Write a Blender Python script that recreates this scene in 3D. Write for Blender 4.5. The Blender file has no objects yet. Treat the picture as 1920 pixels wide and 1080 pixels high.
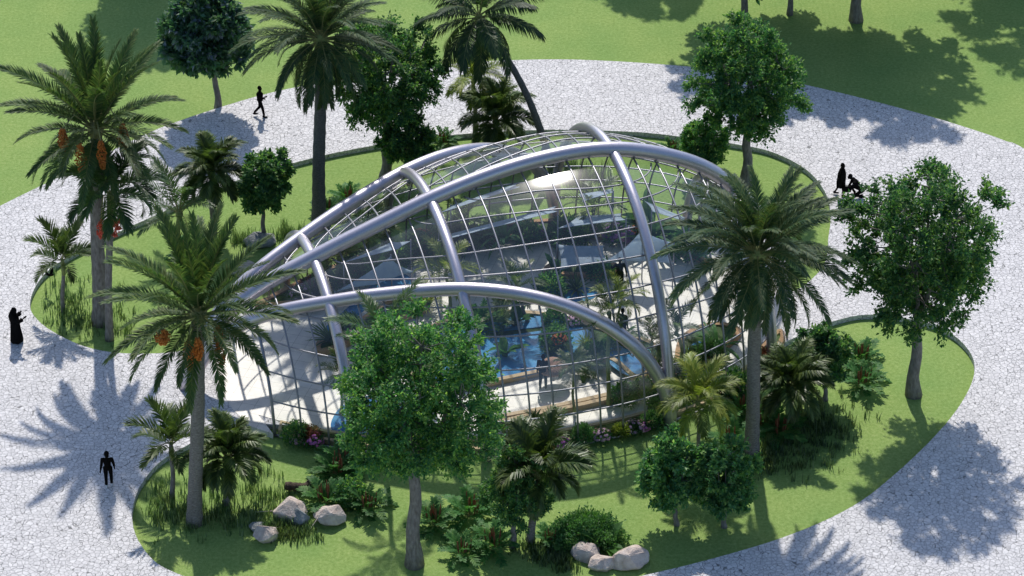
import bpy, math, random
import numpy as np
from mathutils import Vector, Matrix, geometry
sc = bpy.context.scene
COL = sc.collection
PI = math.pi
R = math.radians
rnd = random.Random(7)
rng = np.random.default_rng(7)

# ------------------------------------------------------------------ camera
PITCH, FOC, DIST = R(34), 5930.0, 142.0
CAM = np.array([0, -DIST*math.cos(PITCH), DIST*math.sin(PITCH)])
FW = np.array([0, math.cos(PITCH), -math.sin(PITCH)]); UP = np.array([0, math.sin(PITCH), math.cos(PITCH)])
cd = bpy.data.cameras.new('camera'); cam = bpy.data.objects.new('camera', cd); COL.objects.link(cam)
cam.location = CAM; cam.rotation_euler = (R(90)-PITCH, 0, 0)
cd.sensor_width = 36; cd.lens = 36*FOC/1920; cd.clip_start = 1; cd.clip_end = 6000
sc.camera = cam
def ray(px, py): return FW*FOC + np.array([1., 0, 0])*(px-960) - UP*(py-540)
def G(px, py, z=0.0):                     # where a line of sight meets the level z
    d = ray(px, py); return CAM + d*((z-CAM[2])/d[2])
def H(base, px, py):                      # point of a line of sight in the upright plane through base
    d = ray(px, py); return CAM + d*((base[1]-CAM[1])/d[1])
MPP = DIST/FOC                            # metres in a pixel, about

# ------------------------------------------------------------------ materials
def nd(nt, typ, **kw):
    n = nt.nodes.new(typ)
    for k, v in kw.items():
        if k in n.inputs: n.inputs[k].default_value = v
        else: setattr(n, k, v)
    return n
def newmat(name):
    m = bpy.data.materials.new(name); m.use_nodes = True
    nt = m.node_tree; nt.nodes.clear()
    return m, nt, nt.nodes.new('ShaderNodeOutputMaterial')
def ramp(nt, stops):
    r = nt.nodes.new('ShaderNodeValToRGB')
    e = r.color_ramp.elements
    while len(e) < len(stops): e.new(.5)
    for i, (p, c) in enumerate(stops): e[i].position = p; e[i].color = (*c, 1)
    return r
def noise_mat(name, c1, c2, scale=5, rough=.85, bump=.2, bscale=None, metallic=0, stretch=None, detail=6, spec=.3):
    m, nt, out = newmat(name); L = nt.links.new
    geo = nd(nt, 'ShaderNodeTexCoord'); src = geo.outputs['Object']
    if stretch:
        mp = nd(nt, 'ShaderNodeMapping'); mp.inputs['Scale'].default_value = stretch; L(src, mp.inputs['Vector']); src = mp.outputs[0]
    n1 = nd(nt, 'ShaderNodeTexNoise', Scale=scale, Detail=detail); L(src, n1.inputs['Vector'])
    r = ramp(nt, [(.3, c1), (.7, c2)]); L(n1.outputs[0], r.inputs[0])
    b = nd(nt, 'ShaderNodeBsdfPrincipled', Roughness=rough, Metallic=metallic); b.inputs['Specular IOR Level'].default_value = spec
    L(r.outputs[0], b.inputs['Base Color'])
    if bump:
        n2 = nd(nt, 'ShaderNodeTexNoise', Scale=bscale or scale*3, Detail=8); L(src, n2.inputs['Vector'])
        bp = nd(nt, 'ShaderNodeBump', Strength=bump, Distance=.05); L(n2.outputs[0], bp.inputs['Height']); L(bp.outputs[0], b.inputs['Normal'])
    L(b.outputs[0], out.inputs[0]); return m
def leaf_mat(name, cols, rough=.5, trans=.35, spec=.35, tmul=1.6):
    m, nt, out = newmat(name); L = nt.links.new
    g = nd(nt, 'ShaderNodeNewGeometry'); k = len(cols)
    r = ramp(nt, [(i/max(1, k-1), c) for i, c in enumerate(cols)]); L(g.outputs['Random Per Island'], r.inputs[0])
    oi = nd(nt, 'ShaderNodeObjectInfo')
    tc = nd(nt, 'ShaderNodeTexCoord'); cn = nd(nt, 'ShaderNodeTexNoise', Scale=.8, Detail=2); L(tc.outputs['Object'], cn.inputs['Vector'])
    cr = ramp(nt, [(.35, (.82, .9, 1.05)), (.65, (1.14, 1.05, .92))]); L(cn.outputs[0], cr.inputs[0])
    cm = nd(nt, 'ShaderNodeMixRGB', blend_type='MULTIPLY'); cm.inputs[0].default_value = 1; L(r.outputs[0], cm.inputs[1]); L(cr.outputs[0], cm.inputs[2])
    hv = nd(nt, 'ShaderNodeHueSaturation'); L(cm.outputs[0], hv.inputs['Color'])
    mr = nd(nt, 'ShaderNodeMapRange'); mr.inputs[3].default_value = .75; mr.inputs[4].default_value = 1.25
    L(oi.outputs['Random'], mr.inputs[0]); L(mr.outputs[0], hv.inputs['Value'])
    b = nd(nt, 'ShaderNodeBsdfPrincipled', Roughness=rough); b.inputs['Specular IOR Level'].default_value = spec
    L(hv.outputs[0], b.inputs['Base Color'])
    t = nd(nt, 'ShaderNodeBsdfTranslucent')
    mx = nd(nt, 'ShaderNodeMixRGB', blend_type='MULTIPLY'); mx.inputs[0].default_value = 1; mx.inputs[2].default_value = (tmul*.95, tmul*1.1, tmul*.5, 1)
    L(hv.outputs[0], mx.inputs[1]); L(mx.outputs[0], t.inputs[0])
    ms = nd(nt, 'ShaderNodeMixShader'); ms.inputs[0].default_value = trans
    L(b.outputs[0], ms.inputs[1]); L(t.outputs[0], ms.inputs[2]); L(ms.outputs[0], out.inputs[0]); return m
M = {}
# lawn
def lawn_mat():
    m, nt, out = newmat('lawn'); L = nt.links.new
    g = nd(nt, 'ShaderNodeNewGeometry')
    n1 = nd(nt, 'ShaderNodeTexNoise', Scale=7, Detail=8, Roughness=.75); L(g.outputs['Position'], n1.inputs['Vector'])
    n3 = nd(nt, 'ShaderNodeTexNoise', Scale=.35, Detail=3); L(g.outputs['Position'], n3.inputs['Vector'])
    r = ramp(nt, [(.28, (.14, .225, .055)), (.5, (.225, .33, .1)), (.72, (.33, .42, .165))]); L(n1.outputs[0], r.inputs[0])
    r2 = ramp(nt, [(.3, (.86, .93, .86)), (.7, (1.1, 1.05, 1.0))]); L(n3.outputs[0], r2.inputs[0])
    mx = nd(nt, 'ShaderNodeMixRGB', blend_type='MULTIPLY'); mx.inputs[0].default_value = 1; L(r.outputs[0], mx.inputs[1]); L(r2.outputs[0], mx.inputs[2])
    b = nd(nt, 'ShaderNodeBsdfPrincipled', Roughness=.9); b.inputs['Specular IOR Level'].default_value = .1; L(mx.outputs[0], b.inputs['Base Color'])
    n2 = nd(nt, 'ShaderNodeTexNoise', Scale=22, Detail=4); L(g.outputs['Position'], n2.inputs['Vector'])
    bp = nd(nt, 'ShaderNodeBump', Strength=.6, Distance=.06); L(n2.outputs[0], bp.inputs['Height']); L(bp.outputs[0], b.inputs['Normal'])
    L(b.outputs[0], out.inputs[0]); return m
M['lawn'] = lawn_mat()
def paving_mat():
    m, nt, out = newmat('paving'); L = nt.links.new
    g = nd(nt, 'ShaderNodeNewGeometry')
    nz = nd(nt, 'ShaderNodeTexNoise', Scale=1.6, Detail=3); L(g.outputs['Position'], nz.inputs['Vector'])
    va = nd(nt, 'ShaderNodeVectorMath', operation='SCALE'); va.inputs['Scale'].default_value = .22; L(nz.outputs['Color'], va.inputs[0])
    vb = nd(nt, 'ShaderNodeVectorMath', operation='ADD'); L(g.outputs['Position'], vb.inputs[0]); L(va.outputs[0], vb.inputs[1])
    v1 = nd(nt, 'ShaderNodeTexVoronoi', feature='DISTANCE_TO_EDGE', Scale=5.0); L(vb.outputs[0], v1.inputs['Vector'])
    v2 = nd(nt, 'ShaderNodeTexVoronoi', feature='F1', Scale=5.0); L(vb.outputs[0], v2.inputs['Vector'])
    st = ramp(nt, [(0, (.55, .54, .545)), (.5, (.625, .61, .615)), (1, (.70, .685, .685))]); L(v2.outputs['Color'], st.inputs[0])
    n2 = nd(nt, 'ShaderNodeTexNoise', Scale=9, Detail=8); L(g.outputs['Position'], n2.inputs['Vector'])
    n3 = ramp(nt, [(.25, (.74, .74, .75)), (.6, (1.05, 1.05, 1.05))]); L(n2.outputs[0], n3.inputs[0])
    mm = nd(nt, 'ShaderNodeMixRGB', blend_type='MULTIPLY'); mm.inputs[0].default_value = 1; L(st.outputs[0], mm.inputs[1]); L(n3.outputs[0], mm.inputs[2])
    jr = ramp(nt, [(.016, (0, 0, 0)), (.046, (1, 1, 1))]); L(v1.outputs['Distance'], jr.inputs[0])
    mx = nd(nt, 'ShaderNodeMixRGB'); mx.inputs[1].default_value = (.19, .19, .19, 1); L(jr.outputs[0], mx.inputs[0]); L(mm.outputs[0], mx.inputs[2])
    b = nd(nt, 'ShaderNodeBsdfPrincipled', Roughness=.8); b.inputs['Specular IOR Level'].default_value = .2; L(mx.outputs[0], b.inputs['Base Color'])
    bp = nd(nt, 'ShaderNodeBump', Strength=.5, Distance=.03); L(jr.outputs[0], bp.inputs['Height']); L(bp.outputs[0], b.inputs['Normal'])
    L(b.outputs[0], out.inputs[0]); return m
M['paving'] = paving_mat()
def tile_mat():
    m, nt, out = newmat('floor_tiles'); L = nt.links.new
    g = nd(nt, 'ShaderNodeNewGeometry')
    mp = nd(nt, 'ShaderNodeMapping'); mp.inputs['Rotation'].default_value = (0, 0, R(16.5)); L(g.outputs['Position'], mp.inputs[0])
    br = nd(nt, 'ShaderNodeTexBrick', Scale=1.0); br.offset = 0
    br.inputs['Color1'].default_value = (.70, .655, .60, 1); br.inputs['Color2'].default_value = (.65, .61, .56, 1); br.inputs['Mortar'].default_value = (.3, .28, .25, 1)
    br.inputs['Mortar Size'].default_value = .008; br.inputs['Brick Width'].default_value = .6; br.inputs['Row Height'].default_value = .6
    L(mp.outputs[0], br.inputs['Vector'])
    n2 = nd(nt, 'ShaderNodeTexNoise', Scale=2.5, Detail=6); L(g.outputs['Position'], n2.inputs['Vector'])
    n3 = ramp(nt, [(.3, (.85, .85, .86)), (.7, (1.05, 1.04, 1.02))]); L(n2.outputs[0], n3.inputs[0])
    mm = nd(nt, 'ShaderNodeMixRGB', blend_type='MULTIPLY'); mm.inputs[0].default_value = 1; L(br.outputs[0], mm.inputs[1]); L(n3.outputs[0], mm.inputs[2])
    b = nd(nt, 'ShaderNodeBsdfPrincipled', Roughness=.45); L(mm.outputs[0], b.inputs['Base Color']); L(b.outputs[0], out.inputs[0]); return m
M['tiles'] = tile_mat()
def steel_mat(name, col, rough):
    m, nt, out = newmat(name); L = nt.links.new
    tc = nd(nt, 'ShaderNodeTexCoord')
    n = nd(nt, 'ShaderNodeTexNoise', Scale=25, Detail=6, Roughness=.7); L(tc.outputs['Object'], n.inputs['Vector'])
    r = ramp(nt, [(.3, tuple(c*.82 for c in col)), (.7, tuple(min(1, c*1.12) for c in col))]); L(n.outputs[0], r.inputs[0])
    rr = nd(nt, 'ShaderNodeMapRange'); rr.inputs[3].default_value = rough-.06; rr.inputs[4].default_value = rough+.1; L(n.outputs[0], rr.inputs[0])
    b = nd(nt, 'ShaderNodeBsdfPrincipled', Metallic=.85); L(r.outputs[0], b.inputs['Base Color']); L(rr.outputs[0], b.inputs['Roughness'])
    bp = nd(nt, 'ShaderNodeBump', Strength=.12, Distance=.02); L(n.outputs[0], bp.inputs['Height']); L(bp.outputs[0], b.inputs['Normal'])
    L(b.outputs[0], out.inputs[0]); return m
M['steel'] = steel_mat('brushed_steel', (.53, .505, .565), .36)
M['bar'] = steel_mat('bar_steel', (.30, .30, .33), .42)
def glass_mat():
    m, nt, out = newmat('clear_glass'); L = nt.links.new
    t = nd(nt, 'ShaderNodeBsdfTransparent'); t.inputs[0].default_value = (.965, .98, .975, 1)
    g = nd(nt, 'ShaderNodeBsdfGlossy', Roughness=.13)
    lw = nd(nt, 'ShaderNodeLayerWeight', Blend=.5)
    pw = nd(nt, 'ShaderNodeMath', operation='POWER'); pw.inputs[1].default_value = 5.0; L(lw.outputs['Facing'], pw.inputs[0])
    f = nd(nt, 'ShaderNodeMapRange'); f.inputs[3].default_value = .095; f.inputs[4].default_value = .62; L(pw.outputs[0], f.inputs[0])
    ms = nd(nt, 'ShaderNodeMixShader'); L(f.outputs[0], ms.inputs[0]); L(t.outputs[0], ms.inputs[1]); L(g.outputs[0], ms.inputs[2])
    L(ms.outputs[0], out.inputs[0]); return m
M['glass'] = glass_mat()
def water_mat():
    m, nt, out = newmat('pool_water'); L = nt.links.new
    g = nd(nt, 'ShaderNodeNewGeometry')
    n = nd(nt, 'ShaderNodeTexNoise', Scale=1.2, Detail=3); L(g.outputs['Position'], n.inputs['Vector'])
    r = ramp(nt, [(.35, (.035, .16, .38)), (.7, (.11, .34, .56))]); L(n.outputs[0], r.inputs[0])
    n2 = nd(nt, 'ShaderNodeTexNoise', Scale=7, Detail=3); L(g.outputs['Position'], n2.inputs['Vector'])
    bp = nd(nt, 'ShaderNodeBump', Strength=.15, Distance=.05); L(n2.outputs[0], bp.inputs['Height'])
    b = nd(nt, 'ShaderNodeBsdfPrincipled', Roughness=.08); L(r.outputs[0], b.inputs['Base Color']); L(bp.outputs[0], b.inputs['Normal'])
    L(b.outputs[0], out.inputs[0]); return m
M['water'] = water_mat()
M['terracotta'] = noise_mat('terracotta_kerb', (.36, .2, .11), (.5, .32, .18), 12)
M['sandstone'] = noise_mat('sandstone_kerb', (.45, .33, .2), (.58, .45, .3), 14)
M['soil'] = noise_mat('dark_soil', (.03, .05, .018), (.07, .12, .035), 5, bump=.6)
M['trunk_grey'] = noise_mat('grey_bark', (.13, .115, .105), (.27, .25, .235), 3.5, bump=.9, bscale=9, stretch=(3, 3, 1))
M['trunk_palm'] = noise_mat('palm_bark', (.12, .11, .10), (.27, .25, .235), 5, bump=1, bscale=6, stretch=(2, 2, 5))
M['trunk_dark'] = noise_mat('dark_palm_bark', (.075, .075, .08), (.17, .165, .165), 5, bump=1, bscale=6, stretch=(2, 2, 5))
M['trunk_green'] = noise_mat('green_stem', (.16, .2, .07), (.28, .3, .12), 5, bump=.2, stretch=(1, 1, 6))
M['rachis'] = noise_mat('frond_rib', (.2, .2, .08), (.3, .28, .12), 5, bump=0)
M['date'] = leaf_mat('date_leaflets', [(.04, .085, .035), (.065, .12, .04), (.09, .14, .05), (.14, .17, .06)], rough=.55, spec=.22)
M['canary'] = leaf_mat('canary_leaflets', [(.032, .075, .042), (.05, .1, .045), (.075, .12, .05), (.12, .15, .06)], rough=.55, spec=.22)
M['coco'] = leaf_mat('coconut_leaflets', [(.025, .06, .032), (.045, .085, .035), (.075, .12, .04)], rough=.5, spec=.25)
M['foxtail'] = leaf_mat('plume_leaflets', [(.045, .085, .028), (.075, .12, .034), (.13, .175, .045)], rough=.4)
M['adonidia'] = leaf_mat('arching_leaflets', [(.035, .08, .035), (.06, .115, .04), (.09, .145, .05)], rough=.4)
M['areca'] = leaf_mat('yellow_green_leaflets', [(.13, .19, .03), (.2, .25, .04), (.29, .32, .06)], rough=.45)
M['young'] = leaf_mat('young_leaflets', [(.05, .09, .03), (.08, .12, .035), (.11, .15, .05)], rough=.45)
M['tree'] = leaf_mat('broad_leaves', [(.034, .11, .055), (.056, .155, .064), (.092, .205, .07), (.24, .36, .10)], rough=.5, trans=.45, tmul=1.9, spec=.4)
M['tree2'] = leaf_mat('small_tree_leaves', [(.04, .13, .06), (.065, .175, .07), (.1, .225, .078), (.24, .36, .12)], rough=.5, trans=.42, tmul=1.7, spec=.45)
M['dusky'] = leaf_mat('dusky_leaves', [(.055, .14, .075), (.075, .165, .085), (.10, .195, .10), (.2, .23, .32)], rough=.45)
M['bush'] = leaf_mat('bush_leaves', [(.05, .14, .045), (.075, .185, .055), (.12, .25, .075)], rough=.5)
M['fern'] = leaf_mat('fern_leaves', [(.035, .12, .035), (.06, .165, .045), (.1, .22, .06)], rough=.55, spec=.18)
M['banana'] = leaf_mat('large_leaves', [(.05, .14, .03), (.08, .2, .045)], rough=.35)
M['grass'] = leaf_mat('grass_blades', [(.045, .09, .038), (.08, .13, .052), (.19, .24, .14)], rough=.5)
M['spike'] = noise_mat('flower_spike', (.22, .07, .035), (.3, .12, .06), 20, bump=0)
M['dates'] = leaf_mat('orange_dates', [(.42, .12, .02), (.55, .18, .035), (.35, .09, .02)], trans=.05)
M['redfruit'] = leaf_mat('red_fruits', [(.5, .05, .03), (.6, .1, .06)], trans=.05)
for nm, c in dict(magenta=(.55, .16, .45), pink=(.7, .42, .58), violet=(.3, .2, .55), orange=(.6, .16, .05), white=(.7, .68, .66), yellow=(.55, .5, .1), purple=(.42, .2, .5)).items():
    M[nm] = leaf_mat(nm+'_petals', [tuple(x*.8 for x in c), c], trans=.25, tmul=1.0)
M['rock_pink'] = noise_mat('pinkish_rock', (.42, .34, .30), (.62, .54, .49), 4, bump=.8, bscale=14)
M['rock_grey'] = noise_mat('grey_rock', (.17, .19, .2), (.32, .33, .33), 4, bump=.8, bscale=14)
M['log'] = noise_mat('rotten_wood', (.02, .015, .01), (.11, .08, .055), 6, bump=1, stretch=(1, 1, 1))
M['black'] = noise_mat('black_cloth', (.006, .006, .006), (.010, .010, .010), 8, rough=1, bump=0, spec=0)
M['skin'] = noise_mat('near_black_skin', (.008, .0075, .007), (.012, .011, .010), 8, rough=1, bump=0, spec=0)  # near-black like the clothes
M['shoe'] = noise_mat('white_shoe', (.7, .7, .7), (.8, .8, .8), 8, bump=0)
M['thatch'] = noise_mat('brown_thatch', (.24, .13, .09), (.42, .27, .2), 14, bump=1, bscale=30, stretch=(1, 1, .4))
M['plaster'] = noise_mat('cream_plaster', (.5, .47, .42), (.58, .55, .5), 4, bump=.1)

# ------------------------------------------------------------------ mesh helpers
def mesh_from(name, V, F, mats, smooth=False, mi=None):
    me = bpy.data.meshes.new(name)
    me.from_pydata([tuple(map(float, v)) for v in V], [], [tuple(map(int, f)) for f in F])
    for m in (mats if isinstance(mats, (list, tuple)) else [mats]): me.materials.append(m)
    if smooth: me.polygons.foreach_set('use_smooth', [True]*len(me.polygons))
    if mi is not None: me.polygons.foreach_set('material_index', mi)
    me.update(); return me
def link(name, me, parent=None, loc=(0, 0, 0), rot=(0, 0, 0), scale=(1, 1, 1)):
    o = bpy.data.objects.new(name, me); COL.objects.link(o)
    o.location = loc; o.rotation_euler = rot; o.scale = scale
    if parent is not None: o.parent = parent
    return o
def tag(o, label=None, cat=None, group=None, kind=None):
    if label: o['label'] = label
    if cat: o['category'] = cat
    if group: o['group'] = group
    if kind: o['kind'] = kind
    return o
def thing(name, label, cat, loc, group=None, rotz=0):
    return tag(link(name, None, None, tuple(loc), (0, 0, rotz)), label, cat, group)
class MB:
    def __init__(s): s.V = []; s.F = []
    def add(s, V, F):
        o = len(s.V); s.V.extend(V); s.F.extend([tuple(i+o for i in f) for f in F])
    def tube(s, pts, rad, n=10, cap=True, flat=1.0):
        pts = [np.asarray(p, float) for p in pts]; k = len(pts)
        rad = [rad]*k if np.isscalar(rad) else list(rad)
        tan = [pts[min(i+1, k-1)]-pts[max(i-1, 0)] for i in range(k)]
        tan = [t/(np.linalg.norm(t)+1e-12) for t in tan]
        u = np.cross(tan[0], [0, 0, 1.]) if abs(tan[0][2]) < .95 else np.array([1., 0, 0])
        V = []; F = []
        for i in range(k):
            u = u - tan[i]*(u@tan[i]); u /= np.linalg.norm(u)+1e-12; w = np.cross(tan[i], u)
            for j in range(n):
                a = 2*PI*j/n; V.append(pts[i]+rad[i]*(math.cos(a)*u+flat*math.sin(a)*w))
        for i in range(k-1):
            for j in range(n): F.append((i*n+j, i*n+(j+1) % n, (i+1)*n+(j+1) % n, (i+1)*n+j))
        if cap: F.append(tuple(range(n-1, -1, -1))); F.append(tuple((k-1)*n+j for j in range(n)))
        s.add(V, F)
    def ell(s, c, r, nu=12, nv=8, rot=None):
        c = np.asarray(c, float); V = []; F = []
        for i in range(nv+1):
            th = PI*i/nv
            for j in range(nu):
                ph = 2*PI*j/nu; p = np.array([r[0]*math.sin(th)*math.cos(ph), r[1]*math.sin(th)*math.sin(ph), r[2]*math.cos(th)])
                if rot is not None: p = rot@p
                V.append(c+p)
        for i in range(nv):
            for j in range(nu): F.append((i*nu+j, (i+1)*nu+j, (i+1)*nu+(j+1) % nu, i*nu+(j+1) % nu))
        s.add(V, F)
    def build(s, name, mat, parent=None, smooth=True, **kw):
        return link(name, mesh_from(name, s.V, s.F, mat, smooth), parent, **kw)
def smooth_closed(P, per=8):
    P = [np.asarray(p, float) for p in P]; n = len(P); out = []
    for i in range(n):
        a, b, c, d = P[i-1], P[i], P[(i+1) % n], P[(i+2) % n]
        for k in range(per):
            t = k/per; out.append(.5*((2*b)+(-a+c)*t+(2*a-5*b+4*c-d)*t*t+(-a+3*b-3*c+d)*t**3))
    return out
def smooth_open(P, per=8):
    P = [np.asarray(p, float) for p in P]; Q = [2*P[0]-P[1]]+P+[2*P[-1]-P[-2]]; out = []
    for i in range(1, len(Q)-2):
        a, b, c, d = Q[i-1:i+3]
        for k in range(per):
            t = k/per; out.append(.5*((2*b)+(-a+c)*t+(2*a-5*b+4*c-d)*t*t+(-a+3*b-3*c+d)*t**3))
    out.append(P[-1]); return out
def slab(name, loops, z0, z1, mat, parent=None, bottom=False):
    """flat slab with holes: loops of xy points, the first is the outline"""
    L3 = [[Vector((p[0], p[1], 0)) for p in lp] for lp in loops]
    tris = geometry.tessellate_polygon(L3)
    flat = [p for lp in L3 for p in lp]; n = len(flat)
    V = [(p.x, p.y, z1) for p in flat]+[(p.x, p.y, z0) for p in flat]; F = []
    for t in tris:
        a, b, c = (flat[i] for i in t); up = (b-a).cross(c-a).z
        F.append(t if up > 0 else (t[0], t[2], t[1]))
    o = 0
    for lp in L3:
        k = len(lp)
        for i in range(k):
            a, b = o+i, o+(i+1) % k; F.append((a, b, b+n, a+n))
        o += k
    me = mesh_from(name, V, F, mat)
    return link(name, me, parent)

# ------------------------------------------------------------------ ground, paths
g = mesh_from('lawn_ground', [(-1500, -1500, 0), (1500, -1500, 0), (1500, 2500, 0), (-1500, 2500, 0)], [(0, 1, 2, 3)], M['lawn'])
tag(link('ground', g), kind='structure')
PZ = .25
def px_loop(P, z): return [G(x, y, z)[:2] for x, y in P]
outer = px_loop([(-420, 640), (-200, 490), (0, 386), (150, 313), (300, 240), (480, 181), (600, 155), (700, 137), (830, 121), (950, 113), (1090, 112), (1260, 122), (1380, 136), (1500, 157), (1620, 185), (1750, 220), (1840, 248), (1885, 264), (1930, 284), (2150, 420), (2350, 700), (2400, 1000), (2100, 1400), (1500, 1680), (800, 1700), (100, 1500), (-350, 1050)], PZ)
island_back = px_loop([(57, 578), (62, 553), (80, 524), (115, 495), (180, 460), (300, 405), (420, 352), (560, 308), (700, 278), (860, 257), (1000, 249), (1090, 249), (1200, 253), (1290, 263), (1390, 277), (1450, 291), (1510, 322), (1545, 362), (1557, 405), (1553, 450), (1545, 500), (1500, 545), (1440, 560), (1380, 520), (1290, 470), (1100, 440), (900, 445), (700, 490), (520, 560), (440, 600), (400, 640), (340, 663), (240, 668), (160, 655), (95, 624), (65, 598)], .1)
island_front = px_loop([(248, 975), (251, 945), (265, 910), (300, 868), (360, 832), (420, 806), (470, 797), (560, 800), (700, 810), (900, 815), (1100, 800), (1240, 760), (1350, 710), (1430, 665), (1500, 630), (1560, 605), (1620, 592), (1690, 597), (1760, 615), (1805, 645), (1827, 685), (1815, 735), (1770, 800), (1690, 880), (1600, 950), (1480, 1005), (1340, 1048), (1200, 1082), (1050, 1112), (850, 1135), (600, 1135), (420, 1105), (340, 1080), (290, 1054), (258, 1012)], .2)
path = slab('path', [smooth_closed(outer, 6), smooth_closed(island_back, 8), smooth_closed(island_front, 8)], -.05, PZ, M['paving'])
tag(path, kind='structure')

# ------------------------------------------------------------------ greenhouse
TH = R(16.5); AX = np.array([math.cos(TH), math.sin(TH)]); NX = np.array([-AX[1], AX[0]]); L0 = G(346, 735)[:2]
def S(t, d, z): q = L0+AX*t+NX*d; return np.array([q[0], q[1], z])
_T = np.linspace(0, 28, 561)
def smoothed(tab):
    y = np.interp(_T, [a for a, b in tab], [b for a, b in tab]); k = np.ones(25)/25
    for _ in range(2):
        yy = np.concatenate([2*y[0]-y[1:13][::-1], y, 2*y[-1]-y[-13:-1][::-1]]); y = np.convolve(yy, k, 'valid')
    return y
W_T = smoothed([(0, .4), (1, 2.1), (2, 3.3), (3, 4.2), (3.9, 4.9), (4.8, 5.55), (7, 6.7), (9, 7.5), (11, 8.05), (13, 8.35), (14.7, 8.45), (16, 8.45), (17.6, 8.35), (19.2, 8.05), (21, 7.6), (23, 6.75), (24.7, 5.5), (26, 3.95), (26.5, 3.4), (27.4, 1.6), (28, .4)])
BH_T = smoothed([(0, .0), (.5, 1.5), (1, 2.5), (2, 3.75), (2.87, 4.41), (4.05, 5.05), (5.22, 5.53), (7.1, 6.32), (9, 7.05), (10.86, 7.78), (12.74, 8.35), (14.4, 8.74), (15.8, 8.94), (17.45, 9.05), (19.1, 8.9), (20.3, 8.6), (21.55, 8.15), (22.8, 7.56), (23.8, 6.9), (25, 5.7), (26, 4.3), (26.8, 2.6), (27.4, .5), (28, -2)])
def w_(t): return float(np.interp(t, _T, W_T))
def bh(t): return float(np.interp(t, _T, BH_T))
def h_(t): return max(.05, bh(t)-.34)
def dome(t, ph, off=0.0):
    w, h = w_(t), h_(t); nx, nz = math.cos(ph)/w, math.sin(ph)/h; k = math.hypot(nx, nz)
    return S(t, -(w*math.cos(ph)+off*nx/k), h*math.sin(ph)+off*nz/k)
house = thing('greenhouse', 'domed glass greenhouse with crossing steel tube arches between the paved paths', 'greenhouse', (*S(15, 0, 0)[:2], 0))
HO = np.array(house.location)
def hb(name, pts, r, mat, n=10, label=None):
    b = MB(); b.tube([p-HO for p in pts], r, n); o = b.build(name, mat, house)
    if label: o['label'] = label
    return o
T0, T1 = 3.0, 26.4
ts = np.linspace(T0, T1, 60); phs = np.linspace(0, PI, 49)
V = [dome(t, p)-HO for t in ts for p in phs]; n = len(phs)
F = [(i*n+j, (i+1)*n+j, (i+1)*n+j+1, i*n+j+1) for i in range(len(ts)-1) for j in range(n-1)]
link('glazing', mesh_from('glazing', V, F, M['glass'], True), house)
hb('ridge_arch', [S(t, 0, bh(t)) for t in np.concatenate([np.linspace(0.0, 3, 14), np.linspace(3.4, 24, 50), np.linspace(24.3, 27.5, 14)])], .33, M['steel'], 20, 'thick central steel tube arch running the length of the dome')
for sgn in (-1, 1):
    pts = []
    for t in np.concatenate([np.linspace(0.02, 3, 14), np.linspace(3.4, 18, 40), np.linspace(18.1, 20.5, 60)]):
        d = .42*t; w, h = w_(t), h_(t)
        if t < 2: d = min(d, w*.55)
        if d >= w*.999: break
        c = d/w; ph = math.acos(c); nx, nz = c/w, math.sin(ph)/h; k = math.hypot(nx, nz)
        pts.append(S(t, sgn*(d+.2*nx/k), h*math.sin(ph)+.2*nz/k if t > .3 else bh(t)))
    p = pts[-1].copy(); p[2] = -.1; pts.append(p)
    hb('side_arch', pts, .295, M['steel'], 20)
for t in (5.9, 11.05, 19.1, 24.65):
    hb('rib', [dome(t, p, .2) for p in np.linspace(0, PI, 60)], .235, M['steel'], 16)
for t in np.arange(T0, T1+.01, 1.0):
    hb('glazing_bar', [dome(t, p, .0) for p in np.linspace(0, PI, 56)], .043 if t > T0 else .065, M['bar'], 6)
LEVELS = [[(0, 1.6), (28, 1.6)], [(0, 2.68), (28, 2.68)], [(0, 3.65), (28, 3.65)], [(3, 4.3), (6, 4.75), (12, 4.82), (19, 4.85), (21.5, 4.6), (25, 4.2), (28, 4)],
          [(3.5, 4.7), (7, 5.3), (10.5, 5.65), (14.7, 5.87), (19, 5.85), (22, 5.5), (26, 4.9)], [(5.2, 5.18), (6.7, 5.66), (7.9, 5.91), (11.3, 6.52), (13.2, 6.7), (15.4, 6.8), (17, 6.83), (18.5, 6.76), (20.2, 6.56), (23, 6.1), (26, 5.6)],
          [(5.5, 5.35), (6.3, 5.62), (8.2, 6.27), (9.8, 6.68), (13, 7.28), (15.8, 7.55), (18.9, 7.5), (21.9, 7.1), (24, 6.7)], [(9, 6.75), (9.6, 6.95), (11.1, 7.43), (12.8, 7.87), (16, 8.2), (19, 8.05), (21, 7.75), (23, 7.4)], [(11.8, 7.6), (12.6, 7.94), (14, 8.3), (16, 8.5), (18.5, 8.4), (20.5, 8.1), (22, 7.9)]]
for tab in LEVELS:
    for sgn in (0, 1):
        run = []; tt = np.linspace(T0-2, T1+2, 281); zz = np.interp(tt, [a for a, b in tab], [b for a, b in tab]); zz = np.convolve(np.convolve(np.pad(zz, 40, 'edge'), np.ones(41)/41, 'same'), np.ones(21)/21, 'same')[40:-40]
        for t in np.linspace(T0, T1, 240):
            z = float(np.interp(t, tt, zz)); h = h_(t)
            if z < h*.9995 and t >= tab[0][0]-.5:
                ph = math.asin(z/h); run.append(dome(t, ph if sgn == 0 else PI-ph))
            elif len(run) > 3: break
            else: run = []
        if len(run) > 3: hb('glazing_bar', run, .036, M['bar'], 6)
for sgn in (0, 1):
    hb('base_rail', [dome(t, .01 if sgn == 0 else PI-.01) for t in np.linspace(T0, T1, 60)], .07, M['bar'], 6)

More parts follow.
